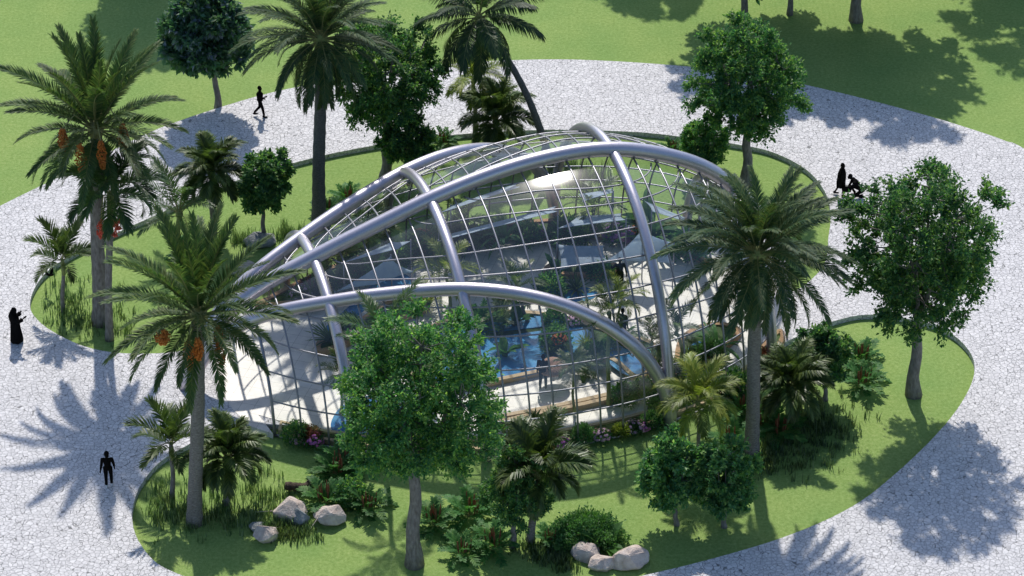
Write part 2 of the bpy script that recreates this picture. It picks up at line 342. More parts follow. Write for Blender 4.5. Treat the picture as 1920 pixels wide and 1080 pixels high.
# floor
def wf(t): return max(.2, w_(t)-.95)
edge = [S(t, -wf(t), 0)[:2] for t in np.linspace(2.6, 27.6, 50)]+[S(t, wf(t)+.6, 0)[:2] for t in np.linspace(27.6, 3.2, 50)]
apron = px_loop([(437, 636), (410, 662), (400, 690), (408, 722), (437, 768), (470, 799), (512, 813)], .27)
floor = slab('floor', [edge+apron], 0, .27, M['tiles']); tag(floor, kind='structure')
FZ = .27

def bed(label, P, kerb='terracotta', water=None, group=None, world=False, kh=.25, kw=.22, z0=FZ, per=6):
    pts = np.array(P if world else px_loop(P, FZ)); lp = np.array(smooth_closed(list(pts), per)); c = lp.mean(0)
    root = thing('planting_bed', label, 'planting bed', (c[0], c[1], z0), group)
    q = lp-c; nxt = np.roll(q, -1, 0)-np.roll(q, 1, 0); nrm = np.stack([nxt[:, 1], -nxt[:, 0]], 1); nrm /= np.linalg.norm(nrm, axis=1)[:, None]+1e-9
    area = np.sum(q[:, 0]*np.roll(q[:, 1], -1)-q[:, 1]*np.roll(q[:, 0], -1))
    inn = q-nrm*kw*(1 if area > 0 else -1)
    slab('kerb', [q, inn], -.02, kh, M[kerb], root)
    slab('soil', [inn], -.02, kh*.7, M['soil'], root)
    return root
beds = []
front_line = [S(t, -(w_(t)-.14), 0)[:2] for t in np.linspace(3.15, 25.5, 40)]
front_back = [S(t, -(w_(t)-.95-.02), 0)[:2] for t in np.linspace(25.5, 3.4, 40)]
bed('long narrow flower bed with sandstone kerb just inside the front glass', front_line+front_back, 'sandstone', world=True, z0=.0, kh=.3, kw=.16, per=1)
back_in = px_loop([(1330, 500), (1290, 483), (1240, 466), (1190, 455), (1115, 449), (1040, 449), (960, 452), (880, 460), (800, 478), (700, 508), (620, 540), (560, 575)], FZ)
back_out = [S(t, w_(t)-.2, 0)[:2] for t in np.linspace(4.2, 23.5, 30)]
bed('long planting bed with terracotta kerb along the back glass', back_out+[np.array(p) for p in back_in], world=True, per=2)
bed('narrow kerbed strip bed between the two front paths', [(930, 802), (1010, 785), (1100, 767), (1190, 745), (1236, 728), (1232, 718), (1180, 734), (1100, 753), (1010, 772), (930, 788)], 'sandstone')
bed('large central planting bed around the blue pools', [(800, 735), (870, 735), (945, 720), (1040, 700), (1135, 680), (1190, 716), (1228, 696), (1236, 662), (1205, 640), (1130, 622), (1060, 600), (980, 590), (900, 592), (820, 612), (770, 650), (765, 705)], 'sandstone')
bed('curved planting bed with terracotta kerb behind the first steel rib', [(600, 668), (660, 648), (720, 615), (790, 592), (805, 572), (775, 560), (720, 576), (665, 612), (625, 636), (595, 648)])
bed('small oval terracotta bed in the middle of the rear path', [(1020, 515), (1060, 523), (1120, 522), (1160, 512), (1150, 500), (1090, 494), (1035, 500)])
bed('three-cornered planting bed beside the right steel rib', [(1270, 722), (1310, 700), (1350, 668), (1390, 628), (1350, 612), (1300, 622), (1268, 655)])
bed('raised orange kerbed bed at the right-hand doorway', [(1420, 690), (1452, 668), (1472, 640), (1462, 625), (1440, 640), (1415, 668)])
def pool(P, z):
    w = slab('pool_water', [smooth_closed(px_loop(P, z), 6)], z-.03, z, M['water']); tag(w, kind='structure')
pool([(840, 726), (945, 712), (1025, 694), (1052, 668), (1085, 660), (1112, 630), (1080, 612), (1000, 622), (930, 632), (860, 646), (815, 690)], FZ+.21)
pool([(800, 642), (850, 614), (920, 600), (1000, 592), (1056, 603), (1010, 613), (930, 622), (860, 641)], FZ+.215)  # extra water added to imitate blue reflections in the panes
pool([(1138, 676), (1180, 704), (1218, 692), (1224, 662), (1192, 648), (1146, 652)], FZ+.21)
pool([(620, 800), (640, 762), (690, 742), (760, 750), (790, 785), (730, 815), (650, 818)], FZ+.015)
pool([(1290, 655), (1315, 664), (1330, 650), (1308, 640)], FZ+.21)
pool([(612, 612), (650, 578), (700, 532), (742, 510), (772, 524), (757, 546), (705, 566), (655, 604), (625, 622)], FZ+.02)  # made-up pool, imitates the path mirrored blue in the glass
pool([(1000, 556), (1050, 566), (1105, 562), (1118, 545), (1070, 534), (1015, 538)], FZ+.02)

# ------------------------------------------------------------------ palms
def frond_mesh(name, mat, p0, bend, pairs, ll, wid, V0, droop, a0=62, a1=22, seed=0, s0=.14, tipl=.45, twist=0):
    """a feather frond of length 1 growing along +X from the origin, p0 its first pitch, bend how far it turns down"""
    r = np.random.default_rng(seed); K = 40
    s = np.linspace(0, 1, K+1); pit = p0-bend*s**1.4
    dx = np.cos(pit)/K; dz = np.sin(pit)/K
    X = np.concatenate([[0], np.cumsum(dx[:-1])]); Z = np.concatenate([[0], np.cumsum(dz[:-1])])
    side_sw = .04*np.sin(s*3)*r.uniform(-1, 1)
    V = []; F = []; mi = []
    rr = .011*(1-.85*s)
    for i in range(0, K+1, 4):
        for a in range(3):
            an = 2*PI*a/3+PI/2; V.append((X[i]-math.sin(pit[i])*rr[i]*math.sin(an), side_sw[i]+rr[i]*math.cos(an), Z[i]+math.cos(pit[i])*rr[i]*math.sin(an)))
    m = K//4
    for i in range(m):
        for a in range(3): F.append((i*3+a, i*3+(a+1) % 3, (i+1)*3+(a+1) % 3, (i+1)*3+a)); mi.append(1)
    for k in range(pairs):
        for sg in (-1, 1):
            u = s0+(1-s0)*(k+.5*(sg > 0)+r.uniform(-.2, .2))/pairs; u = min(max(u, 0), 1)
            P = np.array([np.interp(u, s, X), np.interp(u, s, side_sw), np.interp(u, s, Z)]); pi_ = np.interp(u, s, pit)
            T = np.array([math.cos(pi_), 0, math.sin(pi_)]); N = np.array([-math.sin(pi_), 0, math.cos(pi_)]); B = np.array([0., sg, 0])
            al = R(a0+(a1-a0)*u**1.3+r.uniform(-6, 6)); v = R(V0+r.uniform(-14, 14))
            D = math.cos(al)*T+math.sin(al)*(math.cos(v)*B+math.sin(v)*N)
            l = ll*min(1, .45+2.2*(u-s0+.02))*(1-(1-tipl)*max(0, (u-.55)/.45)**1.5)*r.uniform(.85, 1.1)
            D2 = D+np.array([0, 0, -droop*r.uniform(.7, 1.3)]); D2 /= np.linalg.norm(D2)
            wv = np.cross(D, N*.8+np.array([0, 0, .2])); wv = wv/(np.linalg.norm(wv)+1e-9)*wid*.5
            m_ = P+D*l*.5; t_ = m_+D2*l*.5; b = len(V)
            V += [P-wv*.5, P+wv*.5, m_+wv, m_-wv, t_]
            F += [(b, b+1, b+2, b+3), (b+3, b+2, b+4)]; mi += [0, 0]
    return mesh_from(name, V, F, [M[mat], M['rachis']], False, mi)
STY = dict(   # number, pitch range top..bottom, bend range, pairs, leaflet length, width, V angle, droop
    date=dict(mat='date', N=52, pr=(86, -20), br=(26, 62), pairs=92, ll=.15, wid=.0125, V0=26, droop=.25),
    canary=dict(mat='canary', N=80, pr=(85, -55), br=(55, 58), pairs=90, ll=.15, wid=.012, V0=14, droop=.4),
    coco=dict(mat='coco', N=26, pr=(75, -45), br=(55, 60), pairs=84, ll=.27, wid=.017, V0=-12, droop=1.0),
    foxtail=dict(mat='foxtail', N=26, pr=(86, -12), br=(50, 100), pairs=80, ll=.40, wid=.032, V0=30, droop=.7),
    adonidia=dict(mat='adonidia', N=18, pr=(80, 5), br=(85, 125), pairs=56, ll=.3, wid=.024, V0=30, droop=.3),
    areca=dict(mat='areca', N=24, pr=(82, 0), br=(70, 105), pairs=70, ll=.3, wid=.018, V0=18, droop=.45),
    young=dict(mat='young', N=13, pr=(80, 10), br=(35, 75), pairs=36, ll=.36, wid=.034, V0=30, droop=.2),
    feather=dict(mat='adonidia', N=12, pr=(82, 25), br=(45, 75), pairs=52, ll=.22, wid=.014, V0=12, droop=.35),
    inner=dict(mat='foxtail', N=14, pr=(80, 0), br=(60, 95), pairs=34, ll=.28, wid=.022, V0=22, droop=.4),
    inner_y=dict(mat='areca', N=14, pr=(80, 0), br=(60, 100), pairs=34, ll=.28, wid=.02, V0=22, droop=.4),
)
FM = {}
def fronds_of(st):
    if st not in FM:
        q = STY[st]; FM[st] = []
        for i in range(10):
            f = i/9; FM[st].append(frond_mesh('frond', q['mat'], R(q['pr'][0]+(q['pr'][1]-q['pr'][0])*f), R(q['br'][0]+(q['br'][1]-q['br'][0])*f), q['pairs'], q['ll'], q['wid'], q['V0'], q['droop'], seed=i+hash(st) % 1 + 11*i))
    return FM[st]
def palm(name, label, base, hub, st, ln, trunk, r0, r1, curve=0, fruits=None, N=None, group=None, crownshaft=0, z0=0, cat='palm', seed=0, dead=0):
    r = random.Random(seed+int(base[0])*3+int(base[1])); B = G(*base, z0); T = H(B, *hub)-B
    root = thing(name, label, cat, B, group)
    b = MB(); K = 26; pts = []; rad = []
    for i in range(K+1):
        u = i/K; x = T[0]*(u if not curve else u**1.0)+curve*math.sin(PI*u)+.03*math.sin(u*7+seed); pts.append((x, .04*math.sin(u*5+seed)-.0, T[2]*u-.05*(i == 0)))
        rad.append((r0+(r1-r0)*u)*(1+.25*math.exp(-u*14))*(1+(.05 if i % 2 else -.02)))
    b.tube(pts, rad, 14); tk = b.build('trunk', M[trunk], root)
    if crownshaft:
        c = MB(); c.tube([(T[0], 0, T[2]-crownshaft), (T[0], 0, T[2]-crownshaft*.6), (T[0], 0, T[2]-.02*0), (T[0], 0, T[2]+.1)], [r1*1.15, r1*1.5, r1*.9, r1*.4], 12); c.build('crownshaft', M['trunk_green'], root)
    else:
        c = MB(); c.ell((T[0], 0, T[2]-.1), (r1*1.5, r1*1.5, r1*1.9)); c.build('crown_base', M['trunk_green' if st != 'date' else 'rachis'], root)
    ms = fronds_of(st); N = N or STY[st]['N']
    for i in range(N):
        f = (i+.5)/N; idx = min(9, int(f*10)); az = i*2.39996+r.uniform(-.2, .2); l = ln*r.uniform(.88, 1.1)*(.8+.2*math.sin(PI*min(1, f*1.2+.1)))
        link('frond', ms[idx], root, (T[0]+r1*.5*math.cos(az), r1*.5*math.sin(az), T[2]+(.15-.35*f)*min(1, ln/3)), (r.uniform(-.22, .22), r.uniform(-.1, .1), az), (l, l, l))
    if fruits:
        kind, spots = fruits
        for (fx, fy, dy, size) in spots:
            P = H(B+np.array([0, dy, 0]), fx, fy)-B
            m = MB(); st_ = [(T[0], 0, T[2]-.1), (T[0]*.4+P[0]*.6, P[1]*.6, max(P[2]+size[1]*.8, T[2]-.1)), (P[0], P[1], P[2]+size[1]*.5)]
            fr = MB(); rr = np.random.default_rng(int(fx))
            for _ in range(300 if kind == 'dates' else 70):
                z = rr.uniform(-.5, .5); q = (1-abs(z)*1.3)*size[0]; a = rr.uniform(0, 2*PI); k = math.sqrt(rr.uniform(0, 1))
                fr.ell((P[0]+q*k*math.cos(a), P[1]+q*k*math.sin(a), P[2]+z*size[1]), (.032, .032, .045) if kind == 'dates' else (.045, .045, .045), 5, 4)
            fo = fr.build('fruit_cluster', M['dates' if kind == 'dates' else 'redfruit'], root)
            m.tube(st_, .03, 5); m.build('stalk', M['rachis'], fo)
    return root
palm('date_palm', 'tall date palm with hanging orange fruit behind the left lawn tip', (187, 607), (179, 240), 'date', 4.5, 'trunk_grey', .33, .24, seed=1,
     fruits=('dates', [(118, 262, -1.6, (0.27, 1.03)), (151, 298, -1.7, (0.27, 1.49)), (191, 290, -2.0, (0.24, 1.38)), (231, 258, -1.2, (0.27, 1.38)), (238, 275, -0.0, (0.23, 1.26))]))
palm('christmas_palm', 'slender palm with recurved fronds and red fruit beside the tall date palm', (204, 638), (206, 362), 'adonidia', 2.9, 'trunk_grey', .17, .13, crownshaft=1.5, seed=2,
     fruits=('red', [(194, 425, -.4, (.3, .7)), (214, 428, -.5, (.3, .8)), (222, 420, 0, (.3, .5)), (190, 435, 0, (.25, .6))]))
palm('small_palm', 'young palm with a few upright fronds at the left tip of the rear lawn', (119, 584), (117, 487), 'young', 1.9, 'trunk_grey', .1, .07, crownshaft=.8, seed=3)
palm('date_palm', 'date palm with orange fruit at the front left corner of the greenhouse', (366, 980), (373, 588), 'date', 4.3, 'trunk_palm', .29, .24, seed=4,
     fruits=('dates', [(305, 632, -1.3, (0.35, 0.69)), (354, 666, -1.6, (0.27, 1.38)), (414, 660, -1.4, (0.27, 1.26)), (372, 655, -1.7, (0.23, 1.03)), (410, 630, -0.9, (0.27, 0.80))]))
palm('small_palm', 'young palm left of the front date palm on the front lawn', (324, 932), (321, 832), 'young', 2.1, 'trunk_grey', .11, .07, crownshaft=.8, seed=5)
palm('plume_palm', 'stout palm with plume fronds right of the front date palm', (424, 945), (425, 858), 'foxtail', 1.95, 'trunk_palm', .14, .12, seed=6)
palm('plume_palm', 'plume palm on the rear lawn left of the small round tree', (400, 440), (396, 325), 'foxtail', 1.9, 'trunk_palm', .14, .12, seed=7)
palm('feather_palm', 'short feather palm on the rear lawn behind the front date palm', (332, 462), (336, 398), 'feather', 3.1, 'trunk_green', .15, .12, N=13, seed=8)
palm('canary_palm', 'very tall palm with a dark trunk and dense drooping crown behind the greenhouse', (598, 418), (601, 72), 'canary', 3.9, 'trunk_dark', .31, .24, seed=9)
palm('coconut_palm', 'leaning coconut palm with a curved trunk behind the dome', (1038, 318), (898, 30), 'coco', 3.5, 'trunk_dark', .19, .13, curve=.42, seed=10)
palm('yellow_palm', 'yellowish palm on the far path edge behind the coconut palm', (892, 262), (888, 150), 'areca', 2.1, 'trunk_grey', .12, .09, seed=11, N=18)
palm('plume_palm', 'plume palm behind the crest of the dome below the coconut palm', (930, 300), (930, 226), 'foxtail', 2.1, 'trunk_palm', .15, .12, seed=12)
palm('canary_palm', 'tall palm with dense drooping crown at the right end of the greenhouse', (1408, 852), (1421, 476), 'canary', 4.2, 'trunk_palm', .29, .24, seed=13)
palm('plume_palm', 'plume palm right of the tall drooping palm', (1483, 800), (1481, 722), 'foxtail', 2.0, 'trunk_palm', .15, .12, seed=14)
palm('yellow_palm', 'bright yellow-green palm in front of the right steel rib', (1312, 868), (1309, 752), 'areca', 2.1, 'trunk_grey', .09, .07, seed=15, N=22)
palm('plume_palm', 'plume palm behind the small tree at front centre', (995, 1015), (1010, 885), 'foxtail', 2.35, 'trunk_palm', .16, .12, seed=16, N=18)
palm('feather_palm', 'feather palm with long thin fronds between the dome and the big central tree', (722, 872), (722, 650), 'feather', 2.9, 'trunk_green', .13, .09, seed=17)

# ------------------------------------------------------------------ broadleaf trees
def leaves(V, F, C, D, size, r, asp=.55):
    """append diamond leaves at points C with directions D"""
    n = len(C); D = D/(np.linalg.norm(D, axis=1)[:, None]+1e-9)
    up = r.normal(0, .55, (n, 3))+np.array([0, 0, 1.]); S_ = np.cross(D, up); S_ /= np.linalg.norm(S_, axis=1)[:, None]+1e-9
    N_ = np.cross(S_, D); sz = size*r.uniform(.65, 1.3, n)[:, None]
    a = C; b = C+D*sz*.5+S_*sz*asp*.5+N_*sz*.08; c = C+D*sz-N_*sz*.1; d = C+D*sz*.5-S_*sz*asp*.5+N_*sz*.08
    o = len(V); V.extend(np.stack([a, b, c, d], 1).reshape(-1, 3)); F.extend([(o+4*i, o+4*i+1, o+4*i+2, o+4*i+3) for i in range(n)])
def tree(name, label, base, cc, rx, rz, mat='tree', nl=23800, ls=.17, ncl=150, r0=.25, fork=.3, group=None, seed=0, trunkm='trunk_grey', z0=0, ry=None, lumps=.13, open_=.0, cat='tree', worldbase=None, worldc=None):
    rx *= .81; rz *= .84; ry = ry*.81 if ry else rx
    r = np.random.default_rng(seed+100); B = G(*base, z0) if worldbase is None else np.array(worldbase, float)
    C = (H(B, *cc)-B) if worldc is None else np.array(worldc, float)
    root = thing(name, label, cat, B, group)
    cl = []
    tries = 0
    mind = 1.15*(rx*ry*rz/ncl)**(1/3)
    while len(cl) < ncl and tries < 20000:
        tries += 1
        d = r.normal(0, 1, 3); d /= np.linalg.norm(d); rad = r.uniform(.12, 1)**.45
        k = 1+lumps*(math.sin(3*d[0]+seed)*math.sin(4*d[1]+2*seed)+math.sin(5*d[2]+seed*3)*.6)
        p = d*rad*k*np.array([rx, ry, rz])
        if d[2] < -.3: p[2] *= .8
        if all(np.linalg.norm(p-q) > mind*.8 for q in cl): cl.append(p)
    cl = np.array(cl)
    tb = MB(); fk = np.array([C[0]*.35, 0, max(.3, (C[2]-rz)+fork*rz)]); K = 8
    tb.tube([np.array([fk[0]*(i/K)**1.2+min(.05, r0*.2)*math.sin(i*1.3+seed), min(.04, r0*.2)*math.sin(i*1.7), -.05+(fk[2]+.05)*i/K]) for i in range(K+1)], [r0*(1.35 if i == 0 else 1.1 if i == 1 else 1-.35*i/K) for i in range(K+1)], 12)
    nlimb = 7; limbs = []
    for i in range(nlimb):
        a = i*2.4+seed; e = C+np.array([rx*.55*math.cos(a), ry*.55*math.sin(a), rz*r.uniform(.05, .65)]) if i else C+np.array([0, 0, rz*.7])
        mid = fk*.5+e*.5+np.array([0, 0, -.05*rz])+r.normal(0, .12*rx, 3)*.5
        P = smooth_open([fk-np.array([0, 0, .15]), fk*.7+mid*.3, mid, e], 4); limbs.append(P)
        tb.tube(P, list(np.linspace(r0*.5, r0*.12, len(P))), 7)
    for p in cl:
        q = p+C; best = min(((np.linalg.norm(q-x)+.4*max(0, x[2]-q[2]), j, i) for j, P in enumerate(limbs) for i, x in enumerate(P[4:])))
        s = limbs[best[1]][best[2]+4]; mid = (s+q)/2+r.normal(0, .1*rx, 3)*.4+np.array([0, 0, -.04*rz])
        tb.tube([s, mid, q, q+(q-mid)*.35], [r0*.13, r0*.09, r0*.05, r0*.02], 4, cap=False)
    tb.build('trunk', M[trunkm], root)
    V = []; F = []; per = nl//len(cl); crad = mind*.62
    for p in cl:
        o = p/np.array([rx, ry, rz]); on = np.linalg.norm(o); dirn = p/(np.linalg.norm(p)+1e-6)*np.array([1, 1, .7])+np.array([0, 0, .25])
        k = int(per*r.uniform(.5, 1.4)); nt = 7
        tw = r.normal(0, 1, (nt, 3)); tw = tw/np.linalg.norm(tw, axis=1)[:, None]*.8+dirn*1.0*min(1, on); tw /= np.linalg.norm(tw, axis=1)[:, None]
        ti = r.integers(0, nt, k); u = r.uniform(.0, 1.7, k)*crad
        c = p+C+tw[ti]*u[:, None]+r.normal(0, crad*.2, (k, 3))
        dd = tw[ti]*.7+r.normal(0, .7, (k, 3))+np.array([0, 0, -.12])
        leaves(V, F, c, dd, ls, r)
    link('crown', mesh_from('crown', V, F, M[mat]), root)
    return root
m_ = MPP
tree('broadleaf_tree', 'big leafy tree at front centre hiding part of the glass', (775, 1058), (792, 752), 152*m_, 150*m_/.83, nl=47600, ls=.17, ncl=190, r0=.31, fork=.12, seed=1)
tree('broadleaf_tree', 'big leafy tree on the right lawn lobe beside the path', (1711, 740), (1732, 470), 148*m_, 160*m_/.83, nl=42000, ls=.18, ncl=180, r0=.29, fork=.1, seed=2)
tree('broadleaf_tree', 'leafy tree behind the right end of the dome at the top of the photo', (1400, 345), (1398, 160), 126*m_, 118*m_/.83, nl=35000, ls=.17, ncl=150, r0=.27, fork=.12, seed=3)
tree('broadleaf_tree', 'leafy tree behind the dome between the tall dark palm and the coconut palm', (724, 338), (728, 152), 114*m_, 125*m_/.83, nl=33600, ls=.17, ncl=150, r0=.27, fork=.1, seed=4)
tree('flowering_tree', 'dense dusky tree with bluish blossom on the far lawn edge', (410, 205), (386, 62), 94*m_, 98*m_/.83, 'dusky', nl=29120, ls=.34, ncl=130, r0=.17, fork=.35, seed=5, lumps=.16)
tree('small_tree', 'small round tree on the rear lawn left of the dome', (494, 445), (494, 345), 56*m_, 66*m_/.83, 'tree2', nl=12600, ls=.19, ncl=80, r0=.12, fork=.2, seed=6)
tree('small_tree', 'left one of the pair of small round trees on the front lawn', (1268, 984), (1258, 890), 58*m_, 70*m_/.83, 'tree2', nl=13300, ls=.19, ncl=80, r0=.11, fork=.15, seed=7)
tree('small_tree', 'right one of the pair of small round trees on the front lawn', (1357, 988), (1360, 897), 57*m_, 66*m_/.83, 'tree2', nl=13300, ls=.19, ncl=80, r0=.11, fork=.15, seed=8)
tree('small_tree', 'small dense tree at front centre before the plume palm', (962, 1025), (968, 924), 60*m_, 82*m_/.83, 'tree', nl=15400, ls=.14, ncl=90, r0=.14, fork=.2, seed=9)
tree('small_tree', 'small bushy tree behind the plume palm on the right lawn lobe', (1548, 750), (1540, 668), 50*m_, 58*m_/.83, 'tree2', nl=11900, ls=.19, ncl=80, r0=.11, fork=.2, seed=10)
tree('small_tree', 'low bushy tree under the leafy tree behind the dome', (768, 345), (766, 268), 62*m_, 52*m_/.83, 'tree', nl=13300, ls=.16, ncl=80, r0=.13, fork=.2, seed=11)
tree('small_tree', 'low bushy tree beside the steel arch at the top right of the dome', (1322, 330), (1320, 270), 54*m_, 48*m_/.83, 'tree', nl=12600, ls=.15, ncl=80, r0=.12, fork=.2, seed=12)
# trees on the far lawn, their crowns mostly above the frame
far = [('park tree on the far lawn with a dark trunk at the top edge', (1393, 36), 5.2, 3.8, 6.0, .2, 'tree', 31), ('thin-trunked park tree on the far lawn, middle of the three trunks', (1480, 27), 4.2, 3.2, 6.6, .14, 'tree2', 32),
       ('stout-trunked park tree on the far lawn, right of the three trunks', (1603, 38), 5.2, 4.2, 7.0, .3, 'tree', 33)]
for lb, bp, rx, rz, cz, r0, mt, sd in far:
    B = G(*bp); tree('park_tree', lb, bp, None, rx, rz, mt, nl=33280, ls=.34, ncl=110, r0=r0, fork=.05, seed=sd, worldbase=B, worldc=(.4, 0, cz), group='park trees on the far lawn')
for lb, bp, rx, rz, cz, sd in [('park tree out on the far lawn beyond the top right corner', (1890, -95), 5.8, 4.4, 7.2, 34), ('park tree on the far lawn above the centre of the photo', (1180, -135), 3.4, 3.2, 6.6, 35), ('park tree on the far lawn beyond the dusky tree', (292, -75), 4.2, 4.2, 7.2, 36)]:
    B = G(*bp); tree('park_tree', lb, bp, None, rx, rz, 'tree', nl=30720, ls=.34, ncl=100, r0=.22, fork=.05, seed=sd, worldbase=B, worldc=(.2, 0, cz), group='park trees on the far lawn')

# ------------------------------------------------------------------ shrubs and smaller plants
def bush_mesh(name, mat, rx, ry, rz, n, ls, seed, asp=.5):
    r = np.random.default_rng(seed); d = r.normal(0, 1, (n, 3)); d /= np.linalg.norm(d, axis=1)[:, None]; d[:, 2] = np.abs(d[:, 2])
    k = (1+.16*np.sin(6*d[:, 0]+seed)*np.sin(7*d[:, 1])+r.normal(0, .07, n))*r.uniform(.25, 1, n)**.35
    C = d*np.array([rx, ry, rz])*k[:, None]
    V = []; F = []; leaves(V, F, C, d*.6+r.normal(0, .6, (n, 3))+np.array([0, 0, .3]), ls, r, asp)
    return mesh_from(name, V, F, M[mat])
def fern_mesh(name, mat, nf, pairs, ll, wid, seed, pr=(75, 15), br=(40, 80)):
    V = []; F = []; mi = []; r = np.random.default_rng(seed)
    for i in range(nf):
        f = i/nf; me = frond_mesh('tmp', mat, R(pr[0]+(pr[1]-pr[0])*f), R(br[0]+(br[1]-br[0])*f), pairs, ll, wid, 12, .25, 66, 40, seed=seed*50+i, s0=.2, tipl=.6)
        a = i*2.4+r.uniform(-.3, .3); s = r.uniform(.8, 1.1); c_, s_ = math.cos(a)*s, math.sin(a)*s; o = len(V)
        for v in me.vertices: V.append((v.co.x*c_-v.co.y*s_, v.co.x*s_+v.co.y*c_, v.co.z*s))
        for p in me.polygons: F.append(tuple(j+o for j in p.vertices)); mi.append(p.material_index)
        bpy.data.meshes.remove(me)
    return mesh_from(name, V, F, [M[mat], M['rachis']], False, mi)
def blade_mesh(name, mat, n, ln, wid, p0, bend, seed, base=.06):
    """long strap or paddle leaves from one foot"""
    r = np.random.default_rng(seed); V = []; F = []
    for i in range(n):
        a = r.uniform(0, 2*PI); pit = R(r.uniform(*p0)); bd = R(r.uniform(*bend)); l = ln*r.uniform(.6, 1.1); K = 6; P = np.array([r.uniform(-base, base), r.uniform(-base, base), 0]); o = len(V)
        for k in range(K+1):
            u = k/K; w = wid*.5*(math.sin(PI*min(1, u*.85+.12))**.8)*(1 if k < K else .1); T = np.array([math.cos(a)*math.cos(pit), math.sin(a)*math.cos(pit), math.sin(pit)]); Sd = np.array([-math.sin(a), math.cos(a), 0])
            V += [P-Sd*w+np.array([0, 0, w*.3]), P.copy(), P+Sd*w+np.array([0, 0, w*.3])]; P = P+T*l/K; pit -= bd/K
        for k in range(K):
            for j in (0, 1): F.append((o+k*3+j, o+k*3+j+1, o+k*3+j+4, o+k*3+j+3))
    return mesh_from(name, V, F, M[mat])
def bloom_mesh(name, mat, n, rx, rz, size, seed):
    r = np.random.default_rng(seed); V = []; F = []
    for i in range(n):
        d = r.normal(0, 1, 3); d /= np.linalg.norm(d); d[2] = abs(d[2])*.8+.2; c = d*np.array([rx, rx, rz])*r.uniform(.75, 1.08); o = len(V); k = 6; t = np.cross(d, [0, 1, .1]); t /= np.linalg.norm(t); u = np.cross(d, t); s = size*r.uniform(.6, 1.2)
        V.append(c+d*s*.2)
        for j in range(k*2):
            a = PI*j/k; q = s*(1 if j % 2 == 0 else .55); V.append(c+(t*math.cos(a)+u*math.sin(a))*q)
        F += [(o, o+1+j, o+1+(j+1) % (k*2)) for j in range(k*2)]
    return mesh_from(name, V, F, M[mat])
def spikes_mesh(seed, n=7, h=.7):
    b = MB(); r = np.random.default_rng(seed)
    for i in range(n):
        x, y = r.uniform(-.22, .22, 2); b.tube([(x, y, .1), (x*1.2, y*1.2, h*.6), (x*1.3, y*1.3, h*r.uniform(.8, 1.1))], [.015, .035, .01], 5)
    return mesh_from('flower_spike', b.V, b.F, M['spike'])
PL = {}
def kit(k):
    if k not in PL:
        s = len(PL)+3
        PL[k] = dict(
            fern=lambda: [('foliage', fern_mesh('foliage', 'fern', 17, 11, .26, .085, s)), ('flower_spikes', spikes_mesh(s))],
            fern_plain=lambda: [('foliage', fern_mesh('foliage', 'fern', 16, 12, .24, .075, s))],
            finefern=lambda: [('foliage', fern_mesh('foliage', 'young', 18, 24, .2, .03, s))],
            cordyline=lambda: [('foliage', blade_mesh('foliage', 'foxtail', 60, 1.0, .07, (20, 88), (15, 70), s))],
            yellowgrass=lambda: [('foliage', blade_mesh('foliage', 'areca', 130, 1.0, .03, (30, 88), (30, 90), s, .12))],
            banana=lambda: [('foliage', blade_mesh('foliage', 'banana', 11, 1.2, .3, (40, 80), (40, 80), s))],
            straps=lambda: [('foliage', blade_mesh('foliage', 'banana', 26, 1.2, .11, (40, 85), (60, 120), s))],
            bush=lambda: [('foliage', bush_mesh('foliage', 'bush', .6, .6, .75, 1500, .13, s))],
            darkbush=lambda: [('foliage', bush_mesh('foliage', 'tree', .6, .6, .8, 1300, .14, s))],
            redbush=lambda: [('foliage', bush_mesh('foliage', 'spike', .5, .5, .55, 700, .16, s))],
            yellow=lambda: [('foliage', bush_mesh('foliage', 'areca', .45, .45, .4, 500, .2, s))],
            **{c: (lambda c=c: [('foliage', bush_mesh('foliage', 'bush', .42, .42, .32, 500, .13, s)), ('blossoms', bloom_mesh('blossoms', c, 60, .46, .46, .085, s))]) for c in ('magenta', 'pink', 'violet', 'orange', 'white', 'purple')},
        )[k]()
    return PL[k]
def plant(k, name, label, px, scale, z=0, group=None, cat='plant', pos=None, rz=None, sz=1):
    P = G(*px, z) if pos is None else np.array(pos); root = thing(name, label, cat, (P[0], P[1], z), group, rnd.uniform(0, 6.28) if rz is None else rz); root.scale = (scale, scale, scale*sz)
    for nm, me in kit(k): link(nm, me, root)
    return root
